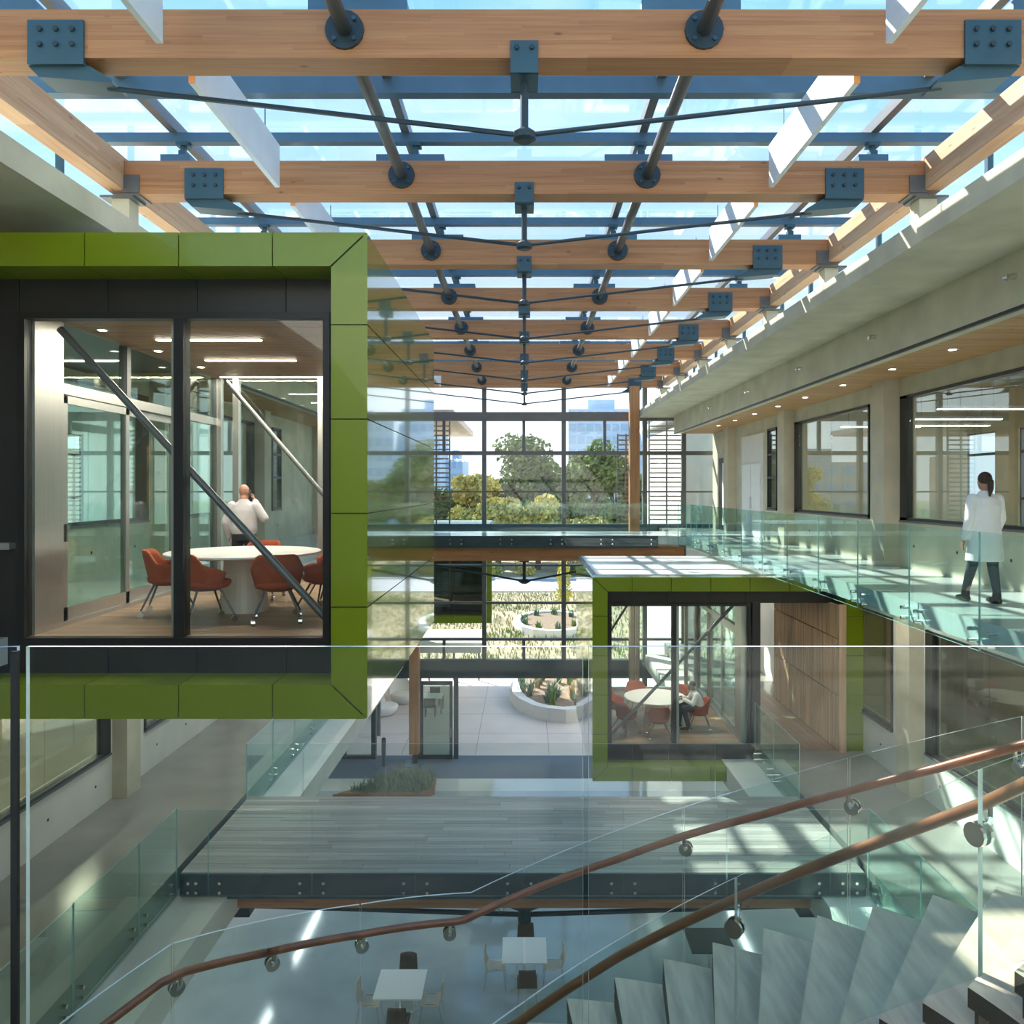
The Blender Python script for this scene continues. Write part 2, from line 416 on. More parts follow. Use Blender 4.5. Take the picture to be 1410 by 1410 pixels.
# rooms behind the side windows
def back_room(s, X, zf, h, wm, name, label, windows):
    b = MB()
    x0, x1 = sorted((s * 12.6, s * 12.8))
    ops = [(9, 12), (13, 16), (17, 20), (21, 24), (24.8, 28)]
    if windows:
        y = -3
        for (a, c) in ops:
            b.box(x0, x1, y, a, zf, zf + h); b.box(x0, x1, a, c, zf, zf + .5); b.box(x0, x1, a, c, zf + 3.1, zf + h); y = c
        b.box(x0, x1, y, FY, zf, zf + h)
    else:
        b.box(x0, x1, -3, FY, zf, zf + h)
    x2, x3 = sorted((s * (X + .3), s * 12.6))
    o = tag(b.build(name, wm), label, 'wall', kind='structure')
    for k, (ya, yb) in enumerate(((-2.9, -2.7), (22.3, 22.45), (FY - .4, FY - .2))):
        sb(name + '_cross', wm, (x2, x3, ya, yb, zf, zf + h - .07), label=label.replace('inner walls', 'cross wall') + ', ' + ['behind the viewpoint', 'in the middle', 'at the far end'][k], cat='wall')
    sb('ceiling_' + name[5:], wm, (x2, x3, -3, FY - .4, zf + h - .06, zf + h - .02), label=label.replace('inner walls', 'ceiling'), cat='ceiling')
    if windows:
        for (a, c) in ops:
            for k in range(3): bx('mullion', 'grey_steel', o, x0 + .05, x1 - .05, a + (c - a) * k / 2 - .04, a + (c - a) * k / 2 + .04, zf + .5, zf + 3.1)
            for z in (.5, 1.3, 2.5, 3.1): bx('transom', 'grey_steel', o, x0 + .05, x1 - .05, a, c, zf + z - .035, zf + z + .035)
    return o
back_room(1, 7.45, 0, 4.36, 'beige_wall', 'wall_laboratory', 'beige inner walls of the rooms behind the right walkway windows', True)
back_room(-1, 7.45, 0, 4.36, 'plaster', 'wall_office', 'plain inner walls of the rooms behind the left gallery', True)
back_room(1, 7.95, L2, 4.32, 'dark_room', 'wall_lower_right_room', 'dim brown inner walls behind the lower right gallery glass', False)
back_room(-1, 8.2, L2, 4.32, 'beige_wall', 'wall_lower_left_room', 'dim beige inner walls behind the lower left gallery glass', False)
sb('wall_ground_left', 'concrete', (-9.4, -9.1, -3, FY, L1, L2 - .45), label='ground floor wall under the left gallery', cat='wall')
sb('wall_ground_right', 'concrete', (9.1, 9.4, -3, FY, L1, L2 - .45), label='ground floor wall under the right gallery', cat='wall')
sb('wall_behind', 'plaster', (-13, 13, -3.3, -3.0, L1, 6.6), label='wall behind the viewpoint', cat='wall')
sb('wall_outer_right', 'plaster', (12.85, 13.1, -3, FY, L1, -.28), label='outer right wall of the lower rooms', cat='wall')
sb('wall_outer_left', 'plaster', (-13.1, -12.85, -3, FY, L1, -.28), label='outer left wall of the lower rooms', cat='wall')

# doors in the upper right wall, far end
dr = struct('door_1', (7.4, 25.5, 0), 'pale double door in the far part of the right walkway wall', 'door')
bx('door_frame', 'plaster', dr, 7.40, 7.45, 24.3, 26.7, 0, 3.3)
for a in (24.5, 25.53): bx('door_leaf', 'white_wall', dr, 7.36, 7.40, a, a + .97, .01, 2.35)
bx('door_handle', 'chrome', dr, 7.32, 7.36, 25.42, 25.46, .9, 1.3)
dr = struct('door_2', (7.4, 29.3, 0), 'narrow dark door at the far end of the right walkway', 'door')
bx('door_leaf', 'black_steel', dr, 7.41, 7.45, 28.7, 29.9, 0, 2.7)
bx('glass_pane', 'white_wall', dr, 7.39, 7.41, 28.9, 29.3, .2, 2.5)

# downlights of the right timber ceiling
for i, y in enumerate((8.0, 10.1, 12.2, 14.2, 16.4, 18.6, 20.6, 22.7, 24.8, 26.9)):
    d = thing('downlight', 'round recessed downlight in the timber ceiling, %s from the near end of the right corridor' % ORD[i], 'light', (6.66, y, 3.725), 'downlights over the right corridor')
    MB().loft([((6.66, y, 3.722), .085, .085), ((6.66, y, 3.712), .08, .08)], 14).build('trim_ring', 'lamp_body', d)
    MB().loft([((6.66, y, 3.713), .06, .06), ((6.66, y, 3.708), .055, .055)], 12).build('lens', 'lamp_lens', d)
# pendant lines in the laboratory
for i, (x, y) in enumerate(((9.0, 15.2), (9.6, 17.4), (10.4, 19.2), (8.9, 19.6), (9.5, 12.6))):
    d = thing('linear_lamp', 'slim linear lamp hanging in the room behind the right walkway, %s of five' % ORD[i], 'light', (x, y, 3.1), 'linear lamps behind the right windows')
    bx('lamp_body', 'lamp_body', d, x - 1.0, x + 1.0, y - .05, y + .05, 3.1, 3.15); bx('diffuser', 'lamp_tube', d, x - .98, x + .98, y - .04, y + .04, 3.085, 3.1)
    for q in (-.8, .8): MB().tube([(x + q, y, 3.15), (x + q, y, 4.3)], .006, 5).build('cable', 'grey_steel', d)

def glow(par, x, y, z, sx_, sy_, e, c=(1, .88, .72)):
    l = bpy.data.lights.new('lamp_light', 'AREA'); l.shape = 'RECTANGLE'; l.size = sx_; l.size_y = sy_; l.energy = e; l.color = c
    o = bpy.data.objects.new('lamp_light', l); col.objects.link(o); o.parent = par; o.location = Vector((x, y, z)) - wloc(par)
for s, nm in ((-1, 'left'), (1, 'right')):  # unseen ceiling lamps, added to brighten the two lower levels
    for lev, z, x, c in (('second level', -.29, 6.8, (1, .95, .88)), ('ground level', -5.06, 7.2, (.92, .97, 1))):
        for i in range(5):
            y = 4.5 + 5.4 * i
            d = thing('added_fill_lamp', 'added unseen fill lamp over the %s %s gallery, %s from near' % (nm, lev, ORD[i]), 'light', (s * x, y, z), 'added gallery fill lamps')
            bx('lamp_body', 'lamp_body', d, s * x - .08, s * x + .08, y - 1.6, y + 1.6, z - .06, z); bx('diffuser', 'fill_lamp_soft', d, s * x - .07, s * x + .07, y - 1.58, y + 1.58, z - .075, z - .06)
            glow(d, s * x, y, z - .08, .14, 3.1, (19 if s < 0 else 22) if lev[0] == 's' else 26, c)

for s, nm, e in ((-1, 'left', 60), (1, 'right', 22)):  # hanging lamps added only to lift the dark rooms behind the glass
    for i in range(3):
        y = 8.2 + 5.5 * i; x = s * 10.4; z = L2 + 3.4
        d = thing('linear_lamp', 'added fill lamp hanging in the room behind the lower %s gallery glass, %s from near' % (nm, ORD[i]), 'light', (x, y, z), 'added fill lamps behind the lower galleries')
        bx('lamp_body', 'lamp_body', d, x - .06, x + .06, y - 1.5, y + 1.5, z, z + .06); bx('diffuser', 'lamp_tube', d, x - .05, x + .05, y - 1.48, y + 1.48, z - .015, z)
        glow(d, x, y, z - .02, .1, 2.9, e)
        for q in (-1.2, 1.2): MB().tube([(x, y + q, z + .06), (x, y + q, L2 + 4.27)], .006, 5).build('cable', 'grey_steel', d)

# ---------------------------------------------------------------- glazed facade
fa = struct('window_20', (0, FY, L1), 'tall glass end wall of the atrium with dark grid', 'window')
XS = [-12.9, -9.6, -6.4, -4.86, -1.6, 1.57, 4.80, 6.35, 9.6, 12.9]
ROWS = [-5.98, -5.26, -4.45, -3.0, -1.5, -.25, .15, 1.43, 2.97, 4.25, 4.62, 6.45]
for x in XS: bx('mullion', 'grey_steel', fa, x - .085, x + .085, FY - .12, FY + .12, -5.98, 6.45)
for x in (-3.2, -.02, 3.2):
    for (a, c) in ((2.97, 4.25), (-5.26, -4.45)): bx('mullion', 'grey_steel', fa, x - .06, x + .06, FY - .08, FY + .08, a, c)
for z, h in ((-4.45, .09), (-3.0, .09), (-1.5, .07), (1.43, .07), (2.97, .16)): bx('transom', 'grey_steel', fa, -12.9, 12.9, FY - .09, FY + .09, z - h / 2, z + h / 2)
bx('beam', 'dark_teal_steel', fa, -12.9, 12.9, FY - .16, FY + .16, -5.98, -5.26)
bx('beam', 'grey_steel', fa, -12.9, 12.9, FY - .16, FY + .16, 4.25, 4.60)
bx('beam', 'blue_steel', fa, -12.9, 12.9, FY - .16, FY + .16, -.25, .15)
bx('beam', 'grey_steel', fa, -12.9, 12.9, FY - .10, FY + .10, 6.40, 6.55)
for i in range(len(XS) - 1):
    for a, c in ((-5.26, -4.45), (-4.45, -3), (-3, -1.5), (-1.5, -.25), (.15, 1.43), (1.43, 2.97), (2.97, 4.25), (4.62, 6.40)):
        bx('glass_pane', 'window_glass', fa, XS[i] + .085, XS[i + 1] - .085, FY - .006, FY + .006, a + .03, c - .03)
# ground level of the facade: doors and panes
gd = struct('door_3', (0, FY, L1), 'wide sliding glass entrance with one leaf parked open', 'door')
for x in (-9.6, -7.2, -6.0, -4.2, -2.72, 4.8, 6.4, 9.6): bx('post', 'dark_teal_steel', gd, x - .09, x + .09, FY - .12, FY + .12, L1, -5.98)
for a, c in ((-12.9, -9.7), (-9.5, -7.3), (-7.1, -6.1), (4.9, 6.3), (6.5, 9.5)): bx('glass_pane', 'window_glass', gd, a, c, FY - .006, FY + .006, L1 + .1, -6.0)
for a, c in ((-12.9, -6.0), (4.8, 12.9)): bx('threshold', 'dark_teal_steel', gd, a, c, FY - .08, FY + .08, L1, L1 + .12)
lf = MB(); x0, x1 = -4.1, -2.85; y = FY - .12
lf.box(x0, x1, y - .03, y + .03, L1 + .02, L1 + .18); lf.box(x0, x1, y - .03, y + .03, -6.25, -6.1); lf.box(x0, x0 + .08, y - .03, y + .03, L1 + .02, -6.1); lf.box(x1 - .12, x1, y - .03, y + .03, L1 + .02, -6.1)
lfo = lf.build('door_leaf', 'dark_teal_steel', gd)
bx('glass_pane', 'dark_glass', lfo, x0 + .08, x1 - .12, y - .008, y + .008, L1 + .18, -6.25)
bx('door_handle', 'chrome', lfo, x1 - .08, x1 - .05, y - .07, y - .03, L1 + .9, L1 + 1.3)
# timber posts in front of the facade
for s, nm in ((-1, 'left'), (1, 'right')):
    x = s * 4.29
    p = thing('timber_post', 'tall glulam post in front of the %s end of the glass wall' % nm, 'post', (x, 30.6, L1), 'timber posts at the glass wall')
    bx('post', 'post_wood', p, x - .19, x + .19, 30.45, 30.85, L1 + .42, 5.54)
    MB().box(x - .36, x + .36, 30.2, 31.0, L1 + .004, L1 + .04).build('base_plate', 'blue_steel_light', p)
    MB().tube([(x, 30.65, L1 + .04), (x, 30.65, L1 + .43)], [.12, .07], 10).build('base_pin', 'dark_teal_steel', p)

# ---------------------------------------------------------------- roof trusses
def make_truss():
    r = thing('roof_truss', None, 'truss', (0, 0, 5.55))
    MB().box(-5.42, 5.42, 0, .32, 5.55, 6.0).build('beam', 'beam_wood', r)
    for s in (-1, 1):
        sh = MB(); x0, x1 = sorted((s * 4.08, s * 4.60))
        sh.box(x0, x1, -.025, 0, 5.50, 5.89); sh.box(x0, x1, .32, .345, 5.50, 5.89); sh.box(x0, x1, -.025, .345, 5.48, 5.505)
        pl = [(s * 4.62, 5.485), (s * 4.05, 5.485), (s * 3.84, 5.36), (s * 3.84, 5.33), (s * 4.52, 5.385)]
        sh.prism_y(pl, .02, .30)
        so = sh.build('end_shoe', 'blue_steel', r, fix=True)
        for i in range(3):
            for j in range(2):
                cx, cz = s * (4.18 + .15 * i), 5.66 + .14 * j
                MB().tube([(cx, -.025, cz), (cx, -.05, cz)], .026, 6).build('bolt', 'dark_teal_steel', so)
        MB().tube([(s * 3.95, .16, 5.35), (s * 2.0, .16, 5.13), (s * .08, .16, 4.91)], .024, 7).build('tie_rod', 'dark_teal_steel', r)
        hb = MB(); x0, x1 = sorted((s * 5.22, s * 5.46))
        hb.box(x0, x1, -.02, 0, 5.56, 5.80); hb.box(x0, x1, -.02, .34, 5.53, 5.552)
        x2, x3 = sorted((s * 5.30, s * 5.75)); hb.box(x2, x3, -.02, .34, 5.50, 5.53)
        hb.build('end_bracket', 'grey_steel', r)
        x0, x1 = sorted((s * 5.38, s * 5.62)); MB().box(x0, x1, .04, .30, 4.635, 5.50).build('bearing_block', 'concrete', r)
        for xx, hw in ((1.55, .46), (4.74, .20)):
            bx('saddle_plate', 'blue_steel_light', r, s * xx - hw, s * xx + hw, .0, .32, 6.0, 6.09)
            st = MB().box(s * xx + .05 - .05, s * xx + .05 + .05, .10, .22, 6.09, 6.19).tube([(s * xx + .05, .16, 6.19), (s * xx + .05, .16, 6.30)], .045, 8)
            st.box(s * xx - .03, s * xx + .13, .08, .24, 6.25, 6.30)
            st.build('stub_post', 'blue_steel', r)
    cb = MB().box(-.13, .13, -.025, 0, 5.40, 5.70).box(-.13, .13, .32, .345, 5.40, 5.70).box(-.13, .13, -.025, .345, 5.40, 5.43)
    cbo = cb.build('centre_bracket', 'blue_steel', r)
    for cx in (-.07, .07): MB().tube([(cx, -.025, 5.63), (cx, -.05, 5.63)], .024, 6).build('bolt', 'dark_teal_steel', cbo)
    MB().tube([(0, .16, 5.40), (0, .16, 4.92)], .04, 10).build('strut', 'dark_teal_steel', r)
    MB().loft([((0, .16, 4.84), .07, .07), ((0, .16, 4.86), .11, .11), ((0, .16, 4.92), .11, .11), ((0, .16, 4.96), .06, .06)], 12).build('tie_node', 'dark_teal_steel', r)
    return r
tr0 = make_truss()
for k in range(8):
    r = tr0 if k == 0 else copy_tree(tr0)
    r.location = (0, BY(k), 5.55); r['group'] = 'glulam roof trusses'
    r['label'] = ('nearest glulam roof truss, its beam crossing the very top of the photo' if k == 0 else
                  'last glulam roof truss, right above the glass end wall' if k == 7 else
                  '%s glulam roof truss from the near end, with steel tie rods' % ORD[k])
# longitudinal pipe struts, baffles, edge timbers
for k in range(-1, 7):
    y0, y1 = BY(k) + .32, BY(k + 1)
    bay = 'before the nearest truss' if k < 0 else 'between the %s and %s trusses' % (ORD[k], ORD[k + 1])
    for s, nm in ((-1, 'left'), (1, 'right')):
        x = s * 1.665
        t = thing('pipe_strut', 'dark steel pipe strut of the %s row %s' % (nm, bay), 'strut', (x, y1, 5.80), 'pipe struts of the roof')
        MB().tube([(x, max(y0, 2.0), 5.80), (x, y1 - .03, 5.80)], .07, 12).build('pipe', 'grey_steel', t, smooth=True)
        fo = MB().tube([(x, y1 - .032, 5.80), (x, y1, 5.80)], .18, 16).build('flange', 'dark_teal_steel', t)
        for a in (45, 135, 225, 315):
            cx, cz = x + .13 * math.cos(R(a)), 5.8 + .13 * math.sin(R(a))
            MB().tube([(cx, y1 - .055, cz), (cx, y1 - .03, cz)], .022, 6).build('bolt', 'blue_steel', fo)
        bf = thing('ceiling_baffle', 'hanging pale baffle board on the %s %s' % (nm, bay), 'baffle', (s * 3.27, (y0 + y1) / 2, 5.8), 'hanging baffle boards')
        ya, yb = max(y0 + .12, 4.3), y1 - .25
        bx('board', 'baffle', bf, s * 3.27 - .03, s * 3.27 + .03, ya, yb, 5.54, 6.10)
        bx('edge_strip', 'baffle_edge', bf, s * 3.27 - .031, s * 3.27 + .031, ya - .012, ya, 5.54, 6.10)
        for yy in (ya + .5, yb - .5): MB().tube([(s * 3.27, yy, 6.1), (s * 3.27, yy, 6.34)], .008, 5).build('hanger', 'grey_steel', bf)
        x0, x1 = sorted((s * 5.43, s * 5.66))
        e = MB().box(x0, x1, max(y0 - .30, 2.0), y1 - .0, 5.60, 6.05).build('edge_timber', 'edge_wood')
        tag(e, 'glulam edge timber along the %s concrete slab %s' % (nm, bay), 'timber', 'edge timbers of the skylight')
# skylight
sk = thing('skylight', 'glazed skylight grid of blue steel over the atrium roof beams', 'skylight', (0, 16, 6.3))
SX = [-6.4, -4.80, -1.63, 1.63, 4.80, 6.4]
for k in range(-2, 8): bx('crossmember', 'blue_steel_light', sk, -6.5, 6.5, BY(k) + .10, BY(k) + .23, 6.30, 6.43)
for k in range(-2, 7): bx('gutter_beam', 'blue_steel_light', sk, -6.5, 6.5, BY(k) + 2.05, BY(k) + 2.20, 6.26, 6.46)
for x in SX: bx('rafter', 'grey_steel' if abs(x) < 6 else 'blue_steel', sk, x - .055, x + .055, BY(-2), FY, 6.43, 6.58)
ys = sorted([BY(k) + .165 for k in range(-2, 8)] + [BY(k) + 2.12 for k in range(-2, 7)]) + [FY]
for i in range(len(ys) - 1):
    for j in range(5): bx('glass_pane', 'sky_glass', sk, SX[j] + .05, SX[j + 1] - .05, ys[i] + .02, ys[i + 1] - .02, 6.50, 6.512)
for s in (-1, 1):
    for i in range(len(ys) - 1):
        bx('glass_pane', 'sky_glass', sk, s * 6.4 - .006, s * 6.4 + .006, ys[i] + .03, ys[i + 1] - .03, 4.65, 6.43)
    for y in ys: bx('side_post', 'blue_steel', sk, s * 6.4 - .04, s * 6.4 + .04, y - .04, y + .04, 4.63, 6.43)

# ---------------------------------------------------------------- glass balustrades
def rail_run(root, path, z0, z1, step, side, gm='rail_glass', standz=None, first=0, edge='glass_edge', gap=.006):
    """panels along a straight 2D path p0->p1; side = +1/-1 for the side the standoffs point to"""
    (ax, ay), (cx, cy) = path; d = Vector((cx - ax, cy - ay)); Lg = d.length; d.normalize(); n = Vector((-d.y, d.x)) * side
    t = first
    cuts = [0]
    while (cuts[-1] + step if first == 0 or len(cuts) > 1 else first) < Lg - .2:
        cuts.append(cuts[-1] + step if first == 0 or len(cuts) > 1 else first)
    cuts.append(Lg); th = .009
    for i in range(len(cuts) - 1):
        a, b = cuts[i] + gap, cuts[i + 1] - gap
        P = [Vector((ax, ay)) + d * q for q in (a, b)]; nn = Vector((-d.y, d.x)) * th
        poly = [P[0] - nn, P[1] - nn, P[1] + nn, P[0] + nn]
        m = MB(); vs = [(p.x, p.y, z0) for p in poly] + [(p.x, p.y, z1) for p in poly]
        m.add(vs, [(0, 1, 5, 4), (2, 3, 7, 6)], 0); m.add(vs, [(0, 3, 2, 1), (4, 5, 6, 7), (1, 2, 6, 5), (3, 0, 4, 7)], 1)
        m.build('glass_panel', [gm, edge], root)
        if standz:
            for q in (a + .18, b - .18):
                for zz in standz:
                    p = Vector((ax, ay)) + d * q
                    MB().tube([(*(p - n * .03), zz), (*(p + n * .09), zz)], .026, 8).build('standoff', 'chrome', root)
rr = thing('glass_balustrade', 'glass balustrade with steel standoffs along the upper right walkway', 'balustrade', (5.27, 14, 0))
rail_run(rr, ((5.27, 4.1), (5.27, 24.85)), -.33, 1.05, 1.66, -1, standz=(-.10, -.24))
for i in range(4):
    a0, a1 = R(i * 22.5), R((i + 1) * 22.5); q = .92
    rail_run(rr, ((4.35 + q * math.cos(a0), 24.83 + q * math.sin(a0)), (4.35 + q * math.cos(a1), 24.83 + q * math.sin(a1))), -.33, 1.05, 9, -1)
rb = thing('glass_balustrade', 'glass balustrade along the near edge of the far upper bridge', 'balustrade', (0, 25.75, 0))
rail_run(rb, ((4.35, 25.75), (-5.4, 25.75)), -.33, 1.05, 1.65, -1, standz=(-.12, -.26))
rb = thing('glass_balustrade', 'glass balustrade along the back of the far upper bridge by the end wall', 'balustrade', (0, 28.6, 0))
rail_run(rb, ((-5.4, 28.66), (6.0, 28.66)), -.2, 1.05, 1.65, -1)
rl = thing('glass_balustrade', 'glass balustrade along the lower left gallery floor', 'balustrade', (-5.55, 14, L2))
rail_run(rl, ((-5.55, 1.4), (-5.55, 12.53)), L2 - .33, L2 + 1.05, 1.65, 1, standz=(L2 - .10, L2 - .24))
rl = thing('glass_balustrade', 'glass balustrade of the left gallery beyond the timber deck bridge', 'balustrade', (-5.55, 22, L2))
rail_run(rl, ((-5.55, 15.67), (-5.55, 29.5)), L2 - .33, L2 + 1.05, 1.65, 1, standz=(L2 - .10, L2 - .24))
rl = thing('glass_balustrade', 'glass balustrade along the lower right gallery beside the stair', 'balustrade', (5.47, 8, L2))
rail_run(rl, ((5.5, 12.53), (5.5, 1.4)), L2 - .33, L2 + 1.05, 1.65, 1, standz=(L2 - .10, L2 - .24))
rl = thing('glass_balustrade', 'short glass balustrade between the timber deck and the lower green room', 'balustrade', (5.5, 17, L2))
rail_run(rl, ((5.5, 15.67), (5.5, 18.7)), L2 - .33, L2 + 1.05, 1.65, 1, standz=(L2 - .10, L2 - .24))
# guard in front of the viewpoint
gu = thing('glass_guard', 'clear frameless glass guard right in front of the viewpoint', 'balustrade', (0, 2.49, 0))
rail_run(gu, ((-1.585, 2.49), (2.05, 2.49)), -.42, 1.05, 1.78, 1, 'clear_guard', edge='guard_edge', gap=.009)
rail_run(gu, ((-2.9, 2.30), (-1.60, 2.49)), -.3, 1.05, 9, 1, 'clear_guard', edge='guard_edge')
bx('edge_seal', 'dark_gap', gu, -1.612, -1.592, 2.46, 2.475, -.3, 1.04)

# ---------------------------------------------------------------- timber deck bridge (one level down) and far bridge structure
dk = thing('deck_bridge', 'grey weathered timber deck bridge crossing the atrium one level down', 'bridge', (0, 14, L2))
BF, BB = 12.56, 15.67
rows = 22; rw = (BB - BF) / rows
for i in range(rows):
    x = -5.5; y = BF + i * rw
    cutx = [-5.5]; c = -5.5 + random.uniform(.8, 2.8)
    while c < 5.0: cutx.append(c); c += random.uniform(1.8, 3.2)
    cutx.append(5.45)
    for a, b in zip(cutx, cutx[1:]): bx('plank', 'deck_plank', dk, a + .003, b - .003, y + .003, y + rw - .003, L2 - .035, L2 + .004 * random.random())
bx('substructure', 'dark_teal_steel', dk, -5.5, 5.45, BF + .05, BB - .05, L2 - .30, L2 - .04)
bx('fascia', 'dark_teal_steel', dk, -5.5, 5.45, BF - .04, BF, L2 - .40, L2 - .005)
for y in (13.0, 15.1): bx('beam', 'beam_wood', dk, -5.45, 5.40, y, y + .20, L2 - .80, L2 - .30)
for s in (-1, 1):
    MB().tube([(s * 4.95, 14.1, L2 - 1.34), (s * .1, 14.1, L2 - 1.50)], .045, 8).build('tie_rod', 'dark_teal_steel', dk)
    MB().tube([(s * 1.7, 14.1, L2 - .85), (s * .1, 14.1, L2 - 1.40)], .04, 8).build('tie_rod', 'dark_teal_steel', dk)
    MB().box(s * 5.0 - .14, s * 5.0 + .14, 13.85, 14.35, L2 - 1.42, L2 - .82).build('end_shoe', 'dark_teal_steel', dk)
MB().loft([((0, 14.1, L2 - 1.62), .12, .12), ((0, 14.1, L2 - 1.36), .12, .12), ((0, 14.1, L2 - 1.30), .05, .05)], 12).build('tie_node', 'dark_teal_steel', dk)
MB().box(-.1, .1, 13.2, 15.1, L2 - .95, L2 - .80).tube([(0, 14.1, L2 - .9), (0, 14.1, L2 - 1.4)], .05, 8).build('strut', 'dark_teal_steel', dk)
rl = thing('glass_balustrade', 'glass balustrade with standoffs along the near edge of the timber deck bridge', 'balustrade', (0, 12.5, L2))
rail_run(rl, ((5.47, 12.48), (-5.53, 12.48)), L2 - .33, L2 + 1.05, 1.65, -1, standz=(L2 - .12, L2 - .27), first=.6)
rl = thing('glass_balustrade', 'glass balustrade along the far edge of the timber deck bridge', 'balustrade', (0, 15.7, L2))
rail_run(rl, ((5.47, 15.70), (-5.53, 15.70)), L2 - .25, L2 + 1.05, 1.65, -1)
fb = thing('bridge_frame', 'glulam beam and tie rods carrying the far upper bridge', 'bridge frame', (0, 27, -.3))
bx('fascia', 'dark_teal_steel', fb, -5.4, 4.4, 25.80, 25.84, -.40, -.005)
for y in (26.2, 28.2): bx('beam', 'beam_wood', fb, -5.4, 5.33, y, y + .2, -.86, -.285)
for s in (-1, 1):
    MB().tube([(s * 5.0, 27.2, -.75), (s * .1, 27.2, -1.64)], .035, 8).build('tie_rod', 'dark_teal_steel', fb)
    MB().tube([(s * 5.0, 27.2, -.62), (s * 5.0, 27.2, -.86)], .12, 10).build('end_shoe', 'dark_teal_steel', fb)
MB().tube([(0, 27.2, -.86), (0, 27.2, -1.60)], .06, 8).build('strut', 'dark_teal_steel', fb)
MB().loft([((0, 27.2, -1.74), .10, .10), ((0, 27.2, -1.66), .22, .22), ((0, 27.2, -1.58), .12, .12)], 12).build('tie_node', 'dark_teal_steel', fb)
bx('cross_plate', 'dark_teal_steel', fb, -.15, .15, 26.2, 28.4, -.90, -.862)
for s in (-1, 1): bx('cross_plate', 'dark_teal_steel', fb, s * 5.0 - .15, s * 5.0 + .15, 26.2, 28.4, -.90, -.862)

# ---------------------------------------------------------------- curved stair
CY = 2.576; RO, RI = 3.44, 2.06
def tz(t): return CAMZ - (2.3345 + .1955 * (t - 36.2) / 6.05)
stair = thing('staircase', 'curved stair of broad grey timber treads dropping below the viewpoint', 'staircase', (0, CY, L2))
def sector(t0, t1, r0, r1, n=4, sk=0):
    o = [(r1 * math.cos(R(t0 + (t1 - t0) * i / n)), CY + r1 * math.sin(R(t0 + (t1 - t0) * i / n))) for i in range(n + 1)]
    i_ = [(r0 * math.cos(R(t1 - sk - (t1 - t0) * i / n)), CY + r0 * math.sin(R(t1 - sk - (t1 - t0) * i / n))) for i in range(n + 1)]
    return o + i_
def flight(k0, k1, base):
    for k in range(k0, k1):
        t = 36.2 + 6.05 * (k - 1) + base[0]; z = CAMZ - 2.3345 - .1955 * (k - 1) + base[1]
        MB().prism_z(sector(t - 7.0, t, RI, RO, 4, 7.6), z - .085, z, 1, 0).build('tread', ['tread_wood', 'tread_edge'], stair, fix=False)
        MB().prism_z(sector(t - 6.6, t - 6.1, RI + .04, RO - .04, 2, 7.6), z, z + .1105, 0).build('riser', 'tread_edge', stair)
flight(-2, 11, (0, 0))
ZL = CAMZ - 2.3345 - .1955 * 10
MB().prism_z(sector(89.9, 132, RI, RO, 10), ZL - .12, ZL, 1, 0).build('landing', ['tread_wood', 'tread_edge'], stair)
for j in range(1, 10):
    t = 132 + 6.05 * j; z = ZL - .1955 * j
    if z < L2 + .05: break
    MB().prism_z(sector(t - 6.6, t, RI, RO), z - .085, z, 1, 0).build('tread', ['tread_wood', 'tread_edge'], stair)
def interp(tab, t):
    for (a, za), (b, zb) in zip(tab, tab[1:]):
        if a <= t <= b: return za + (zb - za) * (t - a) / (b - a)
    return tab[0][1] if t < tab[0][0] else tab[-1][1]
OR = [(0, 1.02), (33.3, .105), (41.5, -.166), (50.9, -.457), (60.3, -.737), (70.3, -1.005), (78.1, -1.225), (97.6, -1.70), (99, -1.71), (111, -1.705), (122, -1.665), (131, -1.60), (133.5, -1.61), (139.5, -1.72), (150, -2.05), (175, -2.9)]
OG = [(0, 1.2), (33.9, .246), (51, -.256), (63.7, -.639), (78.2, -1.046), (89.8, -1.363), (96.8, -1.545), (110.6, -1.53), (118.9, -1.497), (131.9, -1.436), (142.8, -1.63), (175, -2.75)]
IR = [(0, .83), (16.3, .355), (21.8, .196), (38.4, -.236), (56.3, -.712), (74.9, -1.20), (79.9, -1.34), (91.2, -1.641), (99, -1.78), (132, -1.78), (175, -3.0)]
IG = [(0, .98), (14.5, .51), (20.2, .379), (55.6, -.556), (74.7, -1.061), (89.8, -1.457), (95.7, -1.60), (132, -1.62), (175, -2.85)]
